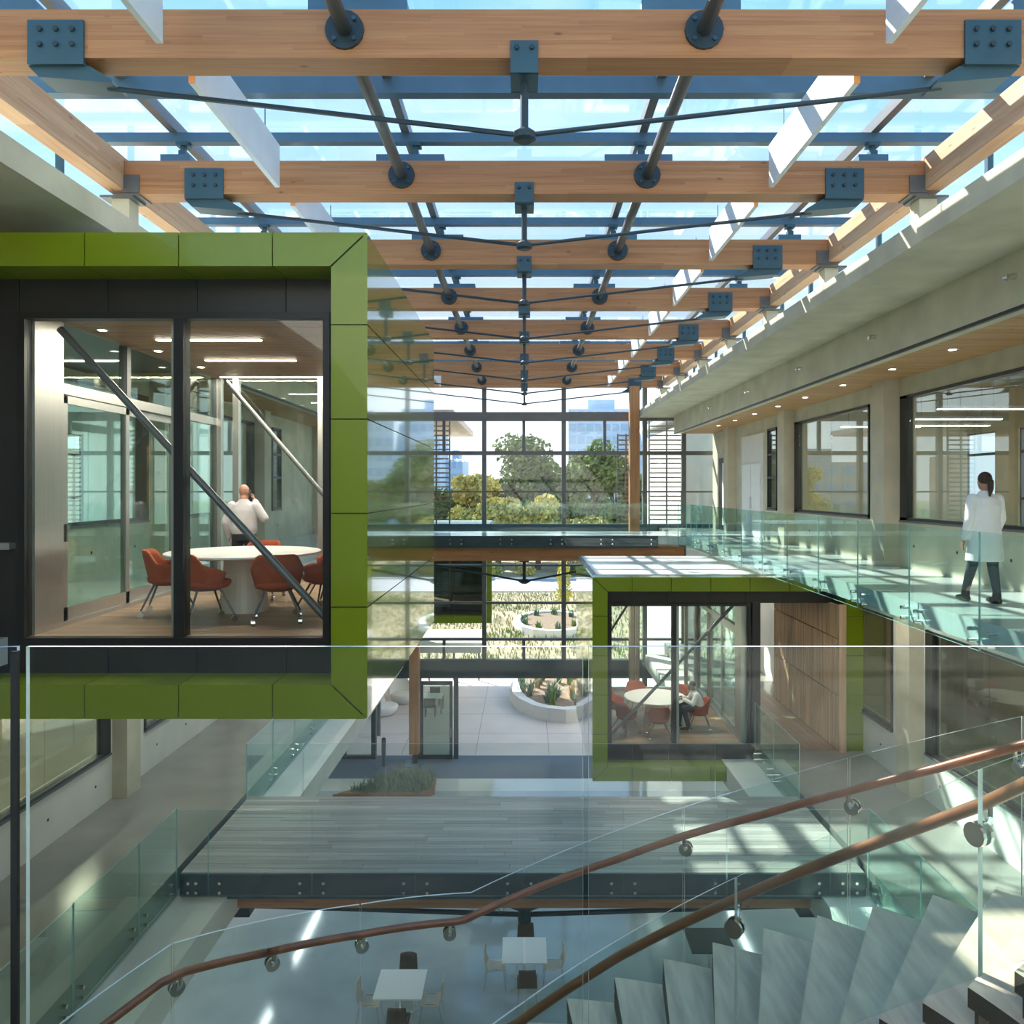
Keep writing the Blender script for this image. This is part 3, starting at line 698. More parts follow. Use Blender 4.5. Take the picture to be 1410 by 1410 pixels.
def balustrade(name, label, rr_, rg, rt, gt, cuts, brk, inner):
    b = thing(name, label, 'balustrade', (0, CY, L2))
    P = lambda r, t, z: (r * math.cos(R(t)), CY + r * math.sin(R(t)), z)
    ts = [t / 2 for t in range(2, 341)]
    ts = [2 + 2.0 * i for i in range(85)] + [a for a, _ in rt if 2 < a < 170]; ts.sort()
    MB().tube([P(rr_, t, interp(rt, t)) for t in ts], .027, 10).build('handrail', 'rail_wood', b, smooth=True)
    for a, c in zip(cuts, cuts[1:]):
        a += .12; c -= .12; n = max(4, int((c - a) / 2)); m = MB()
        vs = []
        kn = sorted([a + (c - a) * i / n for i in range(n + 1)] + [q for q, _ in gt if a + .3 < q < c - .3])
        for t in kn:
            zt = interp(gt, t); zb = (tz(min(t, 96)) if t < 132 else tz(96) - .1955 * (t - 132) / 6.05) - .22
            for r in (rg - .008, rg + .008): vs += [P(r, t, zb), P(r, t, zt)]
        n = len(kn) - 1
        f0 = []; f1 = []
        for i in range(n):
            o = 4 * i
            f0 += [(o, o + 1, o + 5, o + 4), (o + 2, o + 6, o + 7, o + 3)]; f1 += [(o + 1, o + 3, o + 7, o + 5), (o, o + 4, o + 6, o + 2)]
        f1 += [(0, 2, 3, 1), (4 * n, 4 * n + 1, 4 * n + 3, 4 * n + 2)]
        m.add(vs, f0, 0); m.m[:] = [0] * len(f0); m.f += f1; m.m += [1] * len(f1)
        m.build('glass_panel', ['rail_glass', 'guard_edge'], b)
    for t in brk:
        z = interp(rt, t); g = rg + (.01 if inner else -.01)
        h = MB().tube([P(rr_, t, z - .02), P(rr_, t, z - .07), P((rr_ + rg) / 2, t, z - .12), P(rg, t, z - .13)], .013, 7)
        s_ = -1 if rg > rr_ else 1
        h.tube([P(rg + s_ * .012, t, z - .13), P(rg + s_ * .03, t, z - .13)], .05, 14)
        h.tube([P(rg - s_ * .012, t, z - .13), P(rg - s_ * .03, t, z - .13)], .05, 14)
        h.build('rail_bracket', 'chrome', b)
    return b
balustrade('stair_balustrade', 'outer curved glass stair balustrade with copper brown timber handrail', 3.37, 3.46, OR, OG, [2, 18, 34, 51, 70, 90, 110.6, 131.9, 150, 170], [18, 34, 50.6, 69.7, 99.5, 110.4, 121, 131.5, 150], False)
balustrade('stair_balustrade', 'inner curved glass stair balustrade with dark timber handrail, nearest the viewpoint', 2.10, 2.03, IR, IG, [2, 20.2, 55.6, 89.8, 115, 132, 150, 170], [20.4, 55.8, 89.8, 115, 140], True)

# ---------------------------------------------------------------- green meeting rooms
def pod(s, xe, xend, zf, yf, ctx, xbot=None, name='meeting_room', label='', wall_x=5.24, xw0=2.03, xw1=5.28, deep=5.69, simple=False):
    """s=+1: the outer green side is at x=xe and the room goes to +x; s=-1 mirrors it. xe, xend, wall_x ... are distances along s."""
    X = lambda d: s * d
    root = thing(name, label, 'meeting room', (X(xe + 1.8), yf, zf - .713))
    Tz, Bz, ti, bi = zf + 4.07, zf - .713, zf + 3.74, zf - .377
    yb = yf + deep; yw = yf + .49; g = .006; w_ = .351
    xbot = xbot or xend
    def gp(poly): MB().prism_y([(X(a), b) for a, b in poly], yf, yw, 0).build('green_panel', 'green', root, fix=True)
    # top band
    c = xe + .927
    gp([(xe + .012, Tz), (c - g, Tz), (c - g, ti), (xe + w_ + .012, ti)])
    while c < xend - .05:
        e = min(c + .924, xend); gp([(c + g, Tz), (e - g, Tz), (e - g, ti), (c + g, ti)]); c = e
    c = xe + .927
    gp([(xe + .012, Bz), (c - g, Bz), (c - g, bi), (xe + w_ + .012, bi)])
    while c < xbot - .05:
        e = min(c + .924, xbot); gp([(c + g, Bz), (e - g, Bz), (e - g, bi), (c + g, bi)]); c = e
    zs = [Tz - .907, Tz - 1.835, Tz - 2.763, Tz - 3.684]
    gp([(xe, Tz - .012), (xe + w_, ti - .012), (xe + w_, zs[0] + g), (xe, zs[0] + g)])
    for a, b in zip(zs, zs[1:]): gp([(xe, a - g), (xe + w_, a - g), (xe + w_, b + g), (xe, b + g)])
    gp([(xe, zs[-1] - g), (xe + w_, zs[-1] - g), (xe + w_, bi + .012), (xe, Bz + .012)])
    def B(nm, m, d0, d1, y0, y1, z0, z1, par=root):
        x0, x1 = sorted((X(d0), X(d1))); return bx(nm, m, par, x0, x1, y0, y1, z0, z1)
    B('backing', 'dark_gap', xe + .02, xe + w_ - .02, yf + .02, yw, Bz + .02, Tz - .02)
    # side face
    zz = [Tz] + zs + [Bz]
    for a, b in zip(zz, zz[1:]): B('green_side_panel', 'green_gloss', xe - .005, xe + .04, yf + .001, yb, b + g, a - g)
    B('side_core', 'dark_panel', xe + .04, xe + .14, yw, yb, Bz + .01, Tz - .01)
    # roof and underside
    B('roof_deck', 'roof_membrane', xe + .14, xend, yw, yb, Tz - .12, Tz + .012)
    B('roof_void', 'dark_panel', xe + .14, xend, yw + .1, yb - .02, zf + 3.52, Tz - .13)
    B('underside', 'green', xe + .14, xbot, yw, yb, Bz, Bz + .05)
    # dark recessed wall
    top0, top1, bot0, bot1 = zf + 3.40, ti + .01, bi, zf - .08
    c = xe + w_; first = .59
    while c < xend - .05:
        e = min(c + (first if c < xe + w_ + .01 else .93), xend)
        B('dark_panel', 'dark_panel', c + .004, e - .004, yw - .002, yw + .06, top0, top1)
        if e <= xbot + .2: B('dark_panel', 'dark_panel', c + .004, min(e, xbot) - .004, yw - .002, yw + .06, bot0, bot1)
        c = e
    B('dark_panel', 'dark_panel', xe + w_, xw0, yw, yw + .06, bot1, top0)
    # window frame
    wf = MB()
    def fb_(d0, d1, z0, z1, y0=yw - .03, y1=yw + .12):
        x0, x1 = sorted((X(d0), X(d1))); wf.box(x0, x1, y0, y1, z0, z1)
    z0, z1 = zf - .075, zf + 3.395
    xm = 3.61 if not simple else (xw0 + xw1) / 2
    fb_(xw0 + .07, xw1 - .07, z0, z0 + .07); fb_(xw0 + .07, xw1 - .07, z1 - .07, z1); fb_(xw0, xw0 + .07, z0, z1); fb_(xw1 - .07, xw1, z0, z1); fb_(xm - .05, xm + .05, z0 + .001, z1 - .001, yw - .02, yw + .16)
    fr_ = wf.build('window_frame', 'black_steel', root)
    for a, b in ((xw0 + .07, xm - .05), (xm + .05, xw1 - .07)): B('glass_pane', ctx, a, b, yw + .02, yw + .032, z0 + .06, z1 - .06, fr_)
    bl = MB()
    x0, x1 = sorted((X(xm + .0), X(xm + .14))); bl.box(x0, x1, yw + .13, yw + .22, zf, zf + 3.3); bl.build('window_post', 'aluminium', root)
    # floor planks
    y = yw + .06; 
    while y < yb - .05:
        o = random.uniform(.6, 2.2); xs = [xe + .14] + ([xe + .14 + o, xe + .14 + o + 1.9] if not simple else []) + [wall_x]
        for a, b in zip(xs, xs[1:]): B('floor_plank', 'brown_plank', a + .002, b - .002, y, y + .126, zf - .03, zf)
        y += .13
    B('floor_deck', 'dark_panel', xe + .14, max(wall_x + .15, min(xbot, wall_x + .15)), yw + .06, yb, zf - .28, zf - .031)
    # slat ceiling
    b = MB(); y = yw + .1
    while y < yb - .1:
        x0, x1 = sorted((X(xe + .14), X(wall_x))); b.box(x0, x1, y, y + .055, zf + 3.42, zf + 3.47); y += .075
    q = b.build('ceiling_slats', 'pod_ceiling', root); q['kind'] = 'stuff'
    # back wall: posts, glass, brace
    for d in ((xe + .2, xe + 1.7, 3.45, wall_x - .35, wall_x - .05) if not simple else (xe + .2, wall_x - .1)):
        B('back_post', 'aluminium', d - .05, d + .05, yb - .12, yb, zf, zf + 3.42)
    B('back_rail', 'aluminium', xe + .14, wall_x, yb - .1, yb, zf, zf + .08)
    B('back_glass', 'rail_glass', xe + .14, wall_x, yb - .06, yb - .048, zf + .08, zf + 3.42)
    if simple:
        B('shade_backing', 'blue_steel', xe + .14, wall_x, yb - .04, yb, zf, zf + 3.42); return root  # added dark sheet stands in for the bay's shaded interior
    def rod(p, q, r=.04): MB().tube([(X(p[0]), p[1], p[2]), (X(q[0]), q[1], q[2])], r, 10).build('brace', 'grey_steel', root)
    if s < 0:
        rod((5.02, yw + .28, zf + 3.28), (2.10, yw + .28, zf + .10)); rod((5.0, yb - .25, zf + 3.35), (2.2, yb - .25, zf + .1))
    else:
        rod((xw0 + .1, yw + .28, zf + .15), (xw1 - .35, yw + .28, zf + 3.3)); rod((xw0 + .2, yb - .25, zf + 1.2), (3.6, yb - .25, zf + 3.35), .035)
    # side glass wall with sliding leaves
    yp = [yw + .15, yw + .62, yw + 3.55, yb - .7, yb]
    B('corner_cladding', 'aluminium', wall_x - .06, wall_x + .10, yw + .10, yw + .62, zf, zf + 3.42)
    B('head_rail', 'aluminium', wall_x - .05, wall_x + .08, yw + .6, yb, zf + 2.62, zf + 2.74)
    B('foot_rail', 'aluminium', wall_x - .05, wall_x + .08, yw + .6, yb, zf, zf + .05)
    for y0, y1, off in ((yw + .66, yw + 2.15, 0), (yw + 2.10, yw + 3.6, .05)):
        lm = MB(); d0, d1 = wall_x - .03 + off, wall_x + .015 + off; x0, x1 = sorted((X(d0), X(d1)))
        lm.box(x0, x1, y0, y1, zf + .05, zf + .20); lm.box(x0, x1, y0, y1, zf + 2.52, zf + 2.61); lm.box(x0, x1, y0, y0 + .09, zf + .05, zf + 2.61); lm.box(x0, x1, y1 - .09, y1, zf + .05, zf + 2.61)
        l = lm.build('sliding_door', 'aluminium', root)
        B('glass_pane', 'rail_glass', d0 + .015, d1 - .015, y0 + .09, y1 - .09, zf + .2, zf + 2.52, l)
        B('door_handle', 'black_steel', d0 - .015, d0, y0 + .03, y0 + .06, zf + .95, zf + 1.15, l)
    B('fixed_glass', 'rail_glass', wall_x, wall_x + .012, yw + 3.6, yb - .1, zf + .05, zf + 2.62)
    B('upper_glass', 'rail_glass', wall_x, wall_x + .012, yw + .62, yb - .1, zf + 2.74, zf + 3.42)
    for y in (yw + 2.12, yw + 3.65, yb - .1): B('side_post', 'grey_steel', wall_x - .04, wall_x + .07, y - .05, y + .05, zf + (2.74 if y < yw + 3 else .05), zf + 3.42)
    return root
pod1 = pod(-1, 1.549, 8.5, 0, 7.71, 'window_glass', label='large lime green framed glass meeting room hanging at upper left')
pw = MB().box(-8.5, -5.30, 8.2, 8.28, -.4, 3.42)
pw.build('dark_wall', 'dark_panel', pod1)
bx('shelf', 'aluminium', pod1, -8.4, -5.32, 8.10, 8.2, .92, .99)
pod2 = pod(1, 1.60, 7.95, L2, 18.4, 'window_glass', xbot=5.47, label='lime green framed glass meeting room one level down at right', wall_x=5.30, xw0=2.03, xw1=5.45)
for nm, m, a in (('corner_post', 'dark_panel', (5.47, 5.66, 18.8, 19.1, L2 - .35, L2 + 3.42)),):
    bx(nm, m, pod2, *a)
zz = [L2, L2 + .39, L2 + 1.31, L2 + 2.235, L2 + 3.163, L2 + 3.74]
for a, b in zip(zz, zz[1:]): bx('green_panel', 'green', pod2, 7.52, 7.95, 18.4, 18.9, a + .006, b - .006)
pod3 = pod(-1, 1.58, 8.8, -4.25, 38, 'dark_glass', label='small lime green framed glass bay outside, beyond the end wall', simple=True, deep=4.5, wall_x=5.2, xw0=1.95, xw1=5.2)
# deck and slatted wall beside the lower green room
dd = thing('deck_floor', 'brown timber deck floor between the lower green room and the slatted wall', 'floor', (6.4, 21, L2), kind='structure')
for i in range(11):
    x = 5.45 + i * .17; bx('plank', 'brown_plank', dd, x + .003, x + .167, 18.45, 24.1, L2 + .001, L2 + .022)
sw = thing('slatted_wall', 'vertical timber slat wall facing the lower green room', 'wall panel', (7.4, 20.7, L2))
bx('backing', 'slat_backing', sw, 7.40, 7.50, 18.3, 23.1, L2, L2 + 3.45)
for j, (z0, z1) in enumerate(((L2 + .03, L2 + 1.30), (L2 + 1.33, L2 + 2.62), (L2 + 2.65, L2 + 3.42))):
    y = 18.32
    while y < 23.05: bx('slat', 'slat_wood', sw, 7.33, 7.40, y, y + .046, z0, z1); y += .088
bx('end_trim', 'slat_wood', sw, 7.33, 7.5, 18.27, 18.315, L2, L2 + 3.45)
# lamps in the green rooms
def lin(x0, x1, y, z, label, m='lamp_tube'):
    t = thing('linear_lamp', label, 'light', ((x0 + x1) / 2, y, z), 'linear lamps in the green rooms')
    bx('lamp_body', 'lamp_body', t, x0, x1, y - .045, y + .045, z - .005, z + .03); bx('diffuser', m, t, x0 + .01, x1 - .01, y - .035, y + .035, z - .016, z - .005)
    glow(t, (x0 + x1) / 2, y, z - .02, x1 - x0 - .04, .06, 20 * (x1 - x0))
lin(-4.60, -3.28, 9.8, 3.415, 'front glowing linear lamp in the slat ceiling of the upper green room')
lin(-4.62, -3.30, 11.35, 3.415, 'middle glowing linear lamp in the slat ceiling of the upper green room')
lin(-5.1, -1.8, 13.15, 3.43, 'long glowing cove lamp along the back of the upper green room')
lin(2.6, 4.4, 20.6, L2 + 3.415, 'glowing linear lamp in the ceiling of the lower green room')
for i, y in enumerate((9.2, 10.6, 12.0)):
    d = thing('downlight', 'small round downlight by the sliding doors in the upper green room, %s from front' % ORD[i], 'light', (-4.95, y, 3.42), 'downlights in the upper green room')
    MB().loft([((-4.95, y, 3.42), .07, .07), ((-4.95, y, 3.408), .065, .065)], 12).build('trim_ring', 'lamp_body', d)
    MB().loft([((-4.95, y, 3.41), .05, .05), ((-4.95, y, 3.403), .045, .045)], 10).build('lens', 'lamp_lens', d)

# ---------------------------------------------------------------- round tables and orange chairs
def round_table(x, y, z, r, label):
    t = thing('round_table', label, 'table', (x, y, z), 'round meeting tables')
    MB().loft([((x, y, z + .715), r - .05, r - .05), ((x, y, z + .73), r, r), ((x, y, z + .75), r, r), ((x, y, z + .755), r - .01, r - .01)], 48).build('tabletop', 'white_top', t)
    MB().loft([((x, y, z), .31, .31), ((x, y, z + .03), .31, .31), ((x, y, z + .35), .27, .27), ((x, y, z + .716), .24, .24)], 28).build('pedestal', 'table_base', t, smooth=False)
    return t
round_table(-3.57, 10.0, 0, .95, 'white round pedestal table in the upper green room')
round_table(3.40, 20.4, L2, .80, 'white round pedestal table in the lower green room')
def make_armchair():
    r = thing('swivel_armchair', None, 'chair', (0, 0, 0))
    b = MB(); na, nz = 24, 5; A = 118
    vs = []
    for side in (0, 1):
        for i in range(na + 1):
            a = -A + 2 * A * i / na; ca = math.cos(R(a)); k = max(0, ca)
            q_ = min(1, max(0, (ca - .28) / .52)); top = .64 + .16 * q_ * q_ * (3 - 2 * q_) - .05 * min(1, max(0, -ca / .46))
            for j in range(nz + 1):
                f = j / nz; z = .40 + (top - .40) * f
                fl_ = .80 + .26 * f ** .7; rx, ry = .29 * fl_, .27 * fl_
                if side: rx -= .035; ry -= .035
                vs.append((rx * math.sin(R(a)), -ry * ca * (1 + .1 * f * k) + .02, z))
    fs = []; W = nz + 1; S = (na + 1) * W
    for i in range(na):
        for j in range(nz):
            q = i * W + j; fs += [(q, q + W, q + W + 1, q + 1), (S + q, S + q + 1, S + q + W + 1, S + q + W)]
        q = i * W + nz; fs.append((q, q + W, S + q + W, S + q)); q = i * W; fs.append((q, S + q, S + q + W, q + W))
    for i in (0, na):
        for j in range(nz):
            q = i * W + j; fs.append((q, q + 1, S + q + 1, S + q) if i == 0 else (q, S + q, S + q + 1, q + 1))
    b.add(vs, fs); b.build('backrest', 'orange_fabric', r, smooth=True)
    MB().loft([((0, .02, .385), .20, .20), ((0, .02, .40), .245, .235), ((0, .03, .44), .262, .262), ((0, .03, .475), .255, .255), ((0, .03, .49), .20, .20)], 24).build('seat', 'orange_fabric', r, smooth=True)
    MB().loft([((0, 0, .365), .17, .17), ((0, 0, .388), .18, .18)], 16).build('seat_plate', 'grey_steel', r)
    for sx_ in (-1, 1):
        for sy in (-1, 1):
            l = MB().tube([(sx_ * .13, sy * .13, .375), (sx_ * .255, sy * .255, .085)], [.014, .011], 7).build('leg', 'grey_steel', r)
            MB().tube([(sx_ * .255 - .022, sy * .255 + sx_ * 0, .036), (sx_ * .255 + .022, sy * .255, .036)], .036, 10).tube([(sx_ * .255, sy * .255, .036), (sx_ * .255, sy * .255, .09)], .012, 6).build('caster', 'chrome', l)
    return r
ac0 = make_armchair(); used = [0]
def armchair(x, y, z, rot, label, grp):
    r = ac0 if not used[0] else copy_tree(ac0); used[0] = 1
    r.location = (x, y, z); r.rotation_euler = (0, 0, R(rot)); r['label'] = label; r['group'] = grp
    return r
g1 = 'orange chairs round the upper table'
armchair(-3.74, 9.20, 0, -52, 'orange armchair at front left of the upper round table, side turned to the glass', g1)
armchair(-2.88, 9.15, 0, 16, 'orange armchair at front right of the upper round table, back to the glass', g1)
armchair(-3.75, 11.15, 0, 180, 'orange armchair behind the upper round table, in front of the standing man', g1)
armchair(-2.62, 10.75, 0, 122, 'orange armchair at the right edge of the upper room, farther back', g1)
armchair(-4.42, 9.72, 0, -75, 'orange armchair half hidden by the window post, left of the upper table', g1)
armchair(-2.50, 9.85, 0, 74, 'orange armchair at the right edge of the upper room, nearer the glass', g1)
g2 = 'orange chairs round the lower table'
armchair(3.32, 19.42, L2, 0, 'orange armchair in the lower room with its back to the front glass', g2)
armchair(2.55, 19.75, L2, -50, 'orange armchair at the front left of the lower round table', g2)
armchair(2.42, 20.65, L2, -110, 'orange armchair at the far left of the lower round table', g2)
armchair(3.1, 21.6, L2, 190, 'orange armchair behind the lower round table, far side', g2)
armchair(4.15, 21.25, L2, 140, 'orange armchair behind the seated man in the lower room', g2)
armchair(4.48, 20.1, L2, 82, 'orange armchair the seated man sits on in the lower room', g2)

# ---------------------------------------------------------------- ground floor cafe tables and shell chairs
def make_shell(seatm, backm):
    r = thing('shell_chair', None, 'chair')
    b = MB(); n = 8; prof = []
    for i in range(n + 1):
        y = .22 - .42 * i / n; prof.append((y, .455 - .02 * math.sin(math.pi * i / n)))
    top = [(p[0], p[1]) for p in prof]; bot = [(p[0], p[1] - .014) for p in prof][::-1]
    MB().prism(top + bot, lambda p: (-.21, p[0], p[1]), lambda p: (.21, p[0], p[1])).build('seat', seatm, r, fix=True)
    vs = []; fs = []; nu, nv = 6, 6
    for side in (0, 1):
        for j in range(nv + 1):
            f = j / nv; hw = .20 - .025 * f; z = .45 + .40 * f; yy = -.20 - .05 * f - .03 * math.sin(math.pi * min(1, f * 1.2))
            for i in range(nu + 1):
                u = -1 + 2 * i / nu; vs.append((hw * u, yy + .035 * u * u - side * .013, z - (.015 * u ** 4 if j == nv else 0)))
    W = nu + 1; S = W * (nv + 1)
    for j in range(nv):
        for i in range(nu):
            q = j * W + i; fs += [(q, q + 1, q + W + 1, q + W), (S + q, S + q + W, S + q + W + 1, S + q + 1)]
    for j in range(nv):
        for i in (0, nu):
            q = j * W + i; fs.append((q, q + W, S + q + W, S + q))
    for i in range(nu): q = nv * W + i; fs.append((q, q + 1, S + q + 1, S + q))
    m = MB().add(vs, fs); m.build('backrest', backm, r, fix=True, smooth=True)
    for sx_ in (-1, 1):
        MB().tube([(sx_ * .16, .17, .44), (sx_ * .21, .23, .0)], .009, 6).build('leg', 'chrome', r)
        MB().tube([(sx_ * .16, -.17, .44), (sx_ * .21, -.25, .0)], .009, 6).build('leg', 'chrome', r)
    MB().tube([(-.17, .17, .437), (.17, .17, .437), (.17, -.17, .437), (-.17, -.17, .437), (-.17, .17, .437)], .008, 6).build('seat_frame', 'chrome', r)
    return r
sh_pale, sh_dark = make_shell('seat_pale', 'seat_pale'), make_shell('seat_brown', 'seat_brown')
sh_used = set()
def shell(x, y, rot, dark, label, grp):
    p = sh_dark if dark else sh_pale
    r = p if dark not in sh_used else copy_tree(p); sh_used.add(dark)
    r.location = (x, y, L1); r.rotation_euler = (0, 0, R(rot)); r['label'] = label; r['group'] = grp
def cafe_table(x, y, label, m='white_top'):
    t = thing('cafe_table', label, 'table', (x, y, L1), 'square cafe tables')
    b = MB().box(x - .48, x + .48, y - .48, y + .48, L1 + .712, L1 + .74); b.build('tabletop', m, t)
    MB().tube([(x, y, L1 + .05), (x, y, L1 + .712)], .03, 10).build('column', 'chrome', t)
    for a in (45, 135, 225, 315):
        MB().tube([(x, y, L1 + .07), (x + .42 * math.cos(R(a)), y + .42 * math.sin(R(a)), L1 + .02)], [.022, .015], 7).build('foot', 'chrome', t)
    return t
for (x, y, nm, who) in ((-2.50, 15.86, 'left', 'left front'), (0.0, 17.03, 'middle', 'middle')):
    cafe_table(x, y, 'white square cafe table on the ground floor, the %s one' % who)
    g = 'chairs at the %s cafe table' % nm
    shell(x - .62, y - .05, -90, False, 'pale shell chair on the left side of the %s cafe table' % who, g)
    shell(x + .62, y - .02, 90, False, 'pale shell chair on the right side of the %s cafe table' % who, g)
    shell(x + .03, y + .66, 180, True, 'dark brown shell chair behind the %s cafe table' % who, g)
    shell(x + .06, y - .66, 0, True, 'dark brown shell chair in front of the %s cafe table' % who, g)
cafe_table(-.9, 20.2, 'dark square cafe table half hidden under the timber deck bridge', 'dark_furniture')
shell(-1.55, 20.2, -90, True, 'dark shell chair left of the table under the bridge', 'chairs under the bridge'); shell(-.3, 20.1, 90, True, 'dark shell chair right of the table under the bridge', 'chairs under the bridge')
cafe_table(4.1, 17.4, 'dark square cafe table behind the stair treads at right', 'dark_furniture')
# counter low at left
ct = thing('counter', 'grey topped counter seen through the glass at far lower left', 'counter', (-8.1, 13.5, L1))
bx('worktop', 'concrete_pale', ct, -8.9, -7.9, 11.9, 13.6, L1 + .92, L1 + .97); bx('cabinet', 'dark_furniture', ct, -8.85, -7.97, 11.95, 13.55, L1, L1 + .92)

# indoor planter and bollards
pl = thing('floor_planter', 'low triangular indoor planting bed with dark green plants beyond the deck', 'planter', (-5, 28, L1))
pp = [(-6.6, 27.0), (-3.5, 27.0), (-3.15, 27.6), (-3.2, 28.6), (-3.6, 28.95), (-4.6, 28.8)]
MB().prism_z(pp, L1, L1 + .22).build('planter_edge', 'rail_wood', pl, fix=True)
cx = sum(p[0] for p in pp) / 6; cy = sum(p[1] for p in pp) / 6
MB().prism_z([(cx + (p[0] - cx) * .93, cy + (p[1] - cy) * .93) for p in pp], L1 + .21, L1 + .24).build('soil', 'soil', pl, fix=True)
def blades(n, cx, cy, z, rx, ry, h, w_, m, name, parent=None, lean=.5, inside=None, seed=1):
    rnd = random.Random(seed); b = MB()
    for i in range(n):
        while True:
            u, v = rnd.uniform(-1, 1), rnd.uniform(-1, 1)
            if inside is None:
                if u * u + v * v <= 1: break
            elif inside(cx + u * rx, cy + v * ry): break
        x, y = cx + u * rx, cy + v * ry; a = rnd.uniform(0, 6.283); hh = h * rnd.uniform(.55, 1.15); l = lean * hh * rnd.uniform(.2, 1)
        dx, dy = math.cos(a), math.sin(a); px, py = -dy * w_ / 2, dx * w_ / 2
        b.add([(x - px, y - py, z), (x + px, y + py, z), (x + dx * l * .4 + px * .8, y + dy * l * .4 + py * .8, z + hh * .6), (x + dx * l * .4 - px * .8, y + dy * l * .4 - py * .8, z + hh * .6), (x + dx * l, y + dy * l, z + hh)], [(0, 1, 2, 3), (3, 2, 4)])
    return b.build(name, m, parent)
def inpoly(P):
    def f(x, y):
        c = False; j = len(P) - 1
        for i in range(len(P)):
            if (P[i][1] > y) != (P[j][1] > y) and x < (P[j][0] - P[i][0]) * (y - P[i][1]) / (P[j][1] - P[i][1]) + P[i][0]: c = not c
            j = i
        return c
    return f
fo = blades(700, cx, cy, L1 + .23, 1.9, 1.1, .42, .05, 'agave', 'foliage', pl, .9, inpoly([(cx + (p[0] - cx) * .9, cy + (p[1] - cy) * .9) for p in pp]), 3); fo['kind'] = 'stuff'
for i, (x, y, h) in enumerate(((-5.45, 30.4, 1.05), (-6.35, 34.2, 1.45))):
    p = thing('bollard', 'round dark steel bollard %s' % ('on the entrance mat left of the timber post' if i == 0 else 'outside on the paving beyond the left glass'), 'bollard', (x, y, L1))
    MB().tube([(x, y, L1 + (.004 if i == 0 else 0)), (x, y, L1 + h)], .085, 12).build('post', 'grey_steel', p, smooth=False)
    MB().loft([((x, y, L1 + h), .085, .085), ((x, y, L1 + h + .05), .05, .05)], 12).build('cap', 'black_steel', p)

# ---------------------------------------------------------------- people
def hand(b, w_, d, up, side, curl=.35, k=1.0):
    """palm, four unequal fingers and a thumb; w_ wrist, d pointing direction, up back-of-hand normal"""
    w_ = Vector(w_); d = Vector(d).normalized(); up = (Vector(up) - d * Vector(up).dot(d)).normalized(); s_ = d.cross(up).normalized() * side
    pc = w_ + d * .05 * k
    for t in (-1, -.33, .33, 1): b.cap(w_ + d * .01 + s_ * .014 * t, w_ + d * .085 * k + s_ * .028 * t, .017 * k, .014 * k, 8)
    for t, L_ in ((-1, .060), (-.33, .074), (.33, .080), (1, .070)):
        p = w_ + d * .088 * k + s_ * .028 * t; c = curl; dd = d
        for q in (.45, .32, .23):
            dd = (dd * math.cos(c) - up * math.sin(c)).normalized(); e = p + dd * L_ * q * k * 1.15; b.cap(p, e, .0095 * k, .0085 * k, 7); p = e
    p = w_ + d * .03 + s_ * .03; e = p + (d * .5 + s_ * .7 - up * .4).normalized() * .045 * k; b.cap(p, e, .013, .011, 7)
    b.cap(e, e + (d * .85 + s_ * .2 - up * .4).normalized() * .035 * k, .011, .009, 7)
def head(b, c, yaw=0, k=1.0):
    """head looking to +y turned by yaw; returns the transform for face parts"""
    c = Vector(c); Rz = Matrix.Rotation(R(yaw), 3, 'Z'); P = lambda x, y, z: c + Rz @ Vector((x * k, y * k, z * k))
    o = len(b.v)
    h = MB(); h.loft([((0, .0, -.115), .035, .04), ((0, .02, -.10), .052, .068), ((0, .012, -.05), .068, .088), ((0, 0, 0), .075, .097), ((0, -.005, .05), .073, .095), ((0, -.01, .09), .055, .072), ((0, -.01, .115), .02, .03)], 16)
    h.ball((0, .098, -.02), .013, .018, .022); h.tube([(0, .092, .02), (0, .106, -.025)], [.008, .014], 6)
    for s_ in (-1, 1): h.ball((s_ * .078, -.005, -.012), .012, .02, .03)
    h.ball((0, .086, -.062), .024, .012, .010)
    b.add([P(*v) for v in h.v], h.f)
    return P
def remesh(o, v):
    m = o.modifiers.new('Remesh', 'REMESH'); m.mode = 'VOXEL'; m.voxel_size = v; m.use_smooth_shade = True
    q = o.modifiers.new('Smooth', 'SMOOTH'); q.factor = .5; q.iterations = 3
    return o
def face_parts(P, root, hairm):
    for s_ in (-1, 1):
        MB().ball(P(s_ * .030, .090, .006), .010).build('eye', 'white_top', root)
        MB().ball(P(s_ * .030, .098, .006), .005).build('pupil', 'boot', root)
        MB().tube([P(s_ * .015, .094, .026), P(s_ * .045, .086, .026)], .004, 5).build('eyebrow', hairm, root)
    MB().tube([P(-.022, .094, -.058), P(0, .100, -.060), P(.022, .094, -.058)], .004, 5).build('mouth', 'orange_fabric', root)
def limb(b, pts, rs):
    for i in range(len(pts) - 1): b.cap(pts[i], pts[i + 1], rs[i], rs[i + 1], 12)
def shoe(b, a, yaw=0, k=1.0):
    a = Vector(a); Rz = Matrix.Rotation(R(yaw), 3, 'Z')
    for (y0, y1, r0, r1, z0, z1) in ((-.05, .10, .042, .045, .045, .042), (.10, .19, .045, .032, .042, .034)):
        b.cap(a + Rz @ Vector((0, y0, z0)), a + Rz @ Vector((0, y1 - .04 * (k < 1), z1)), r0 * k, r1 * k, 10)
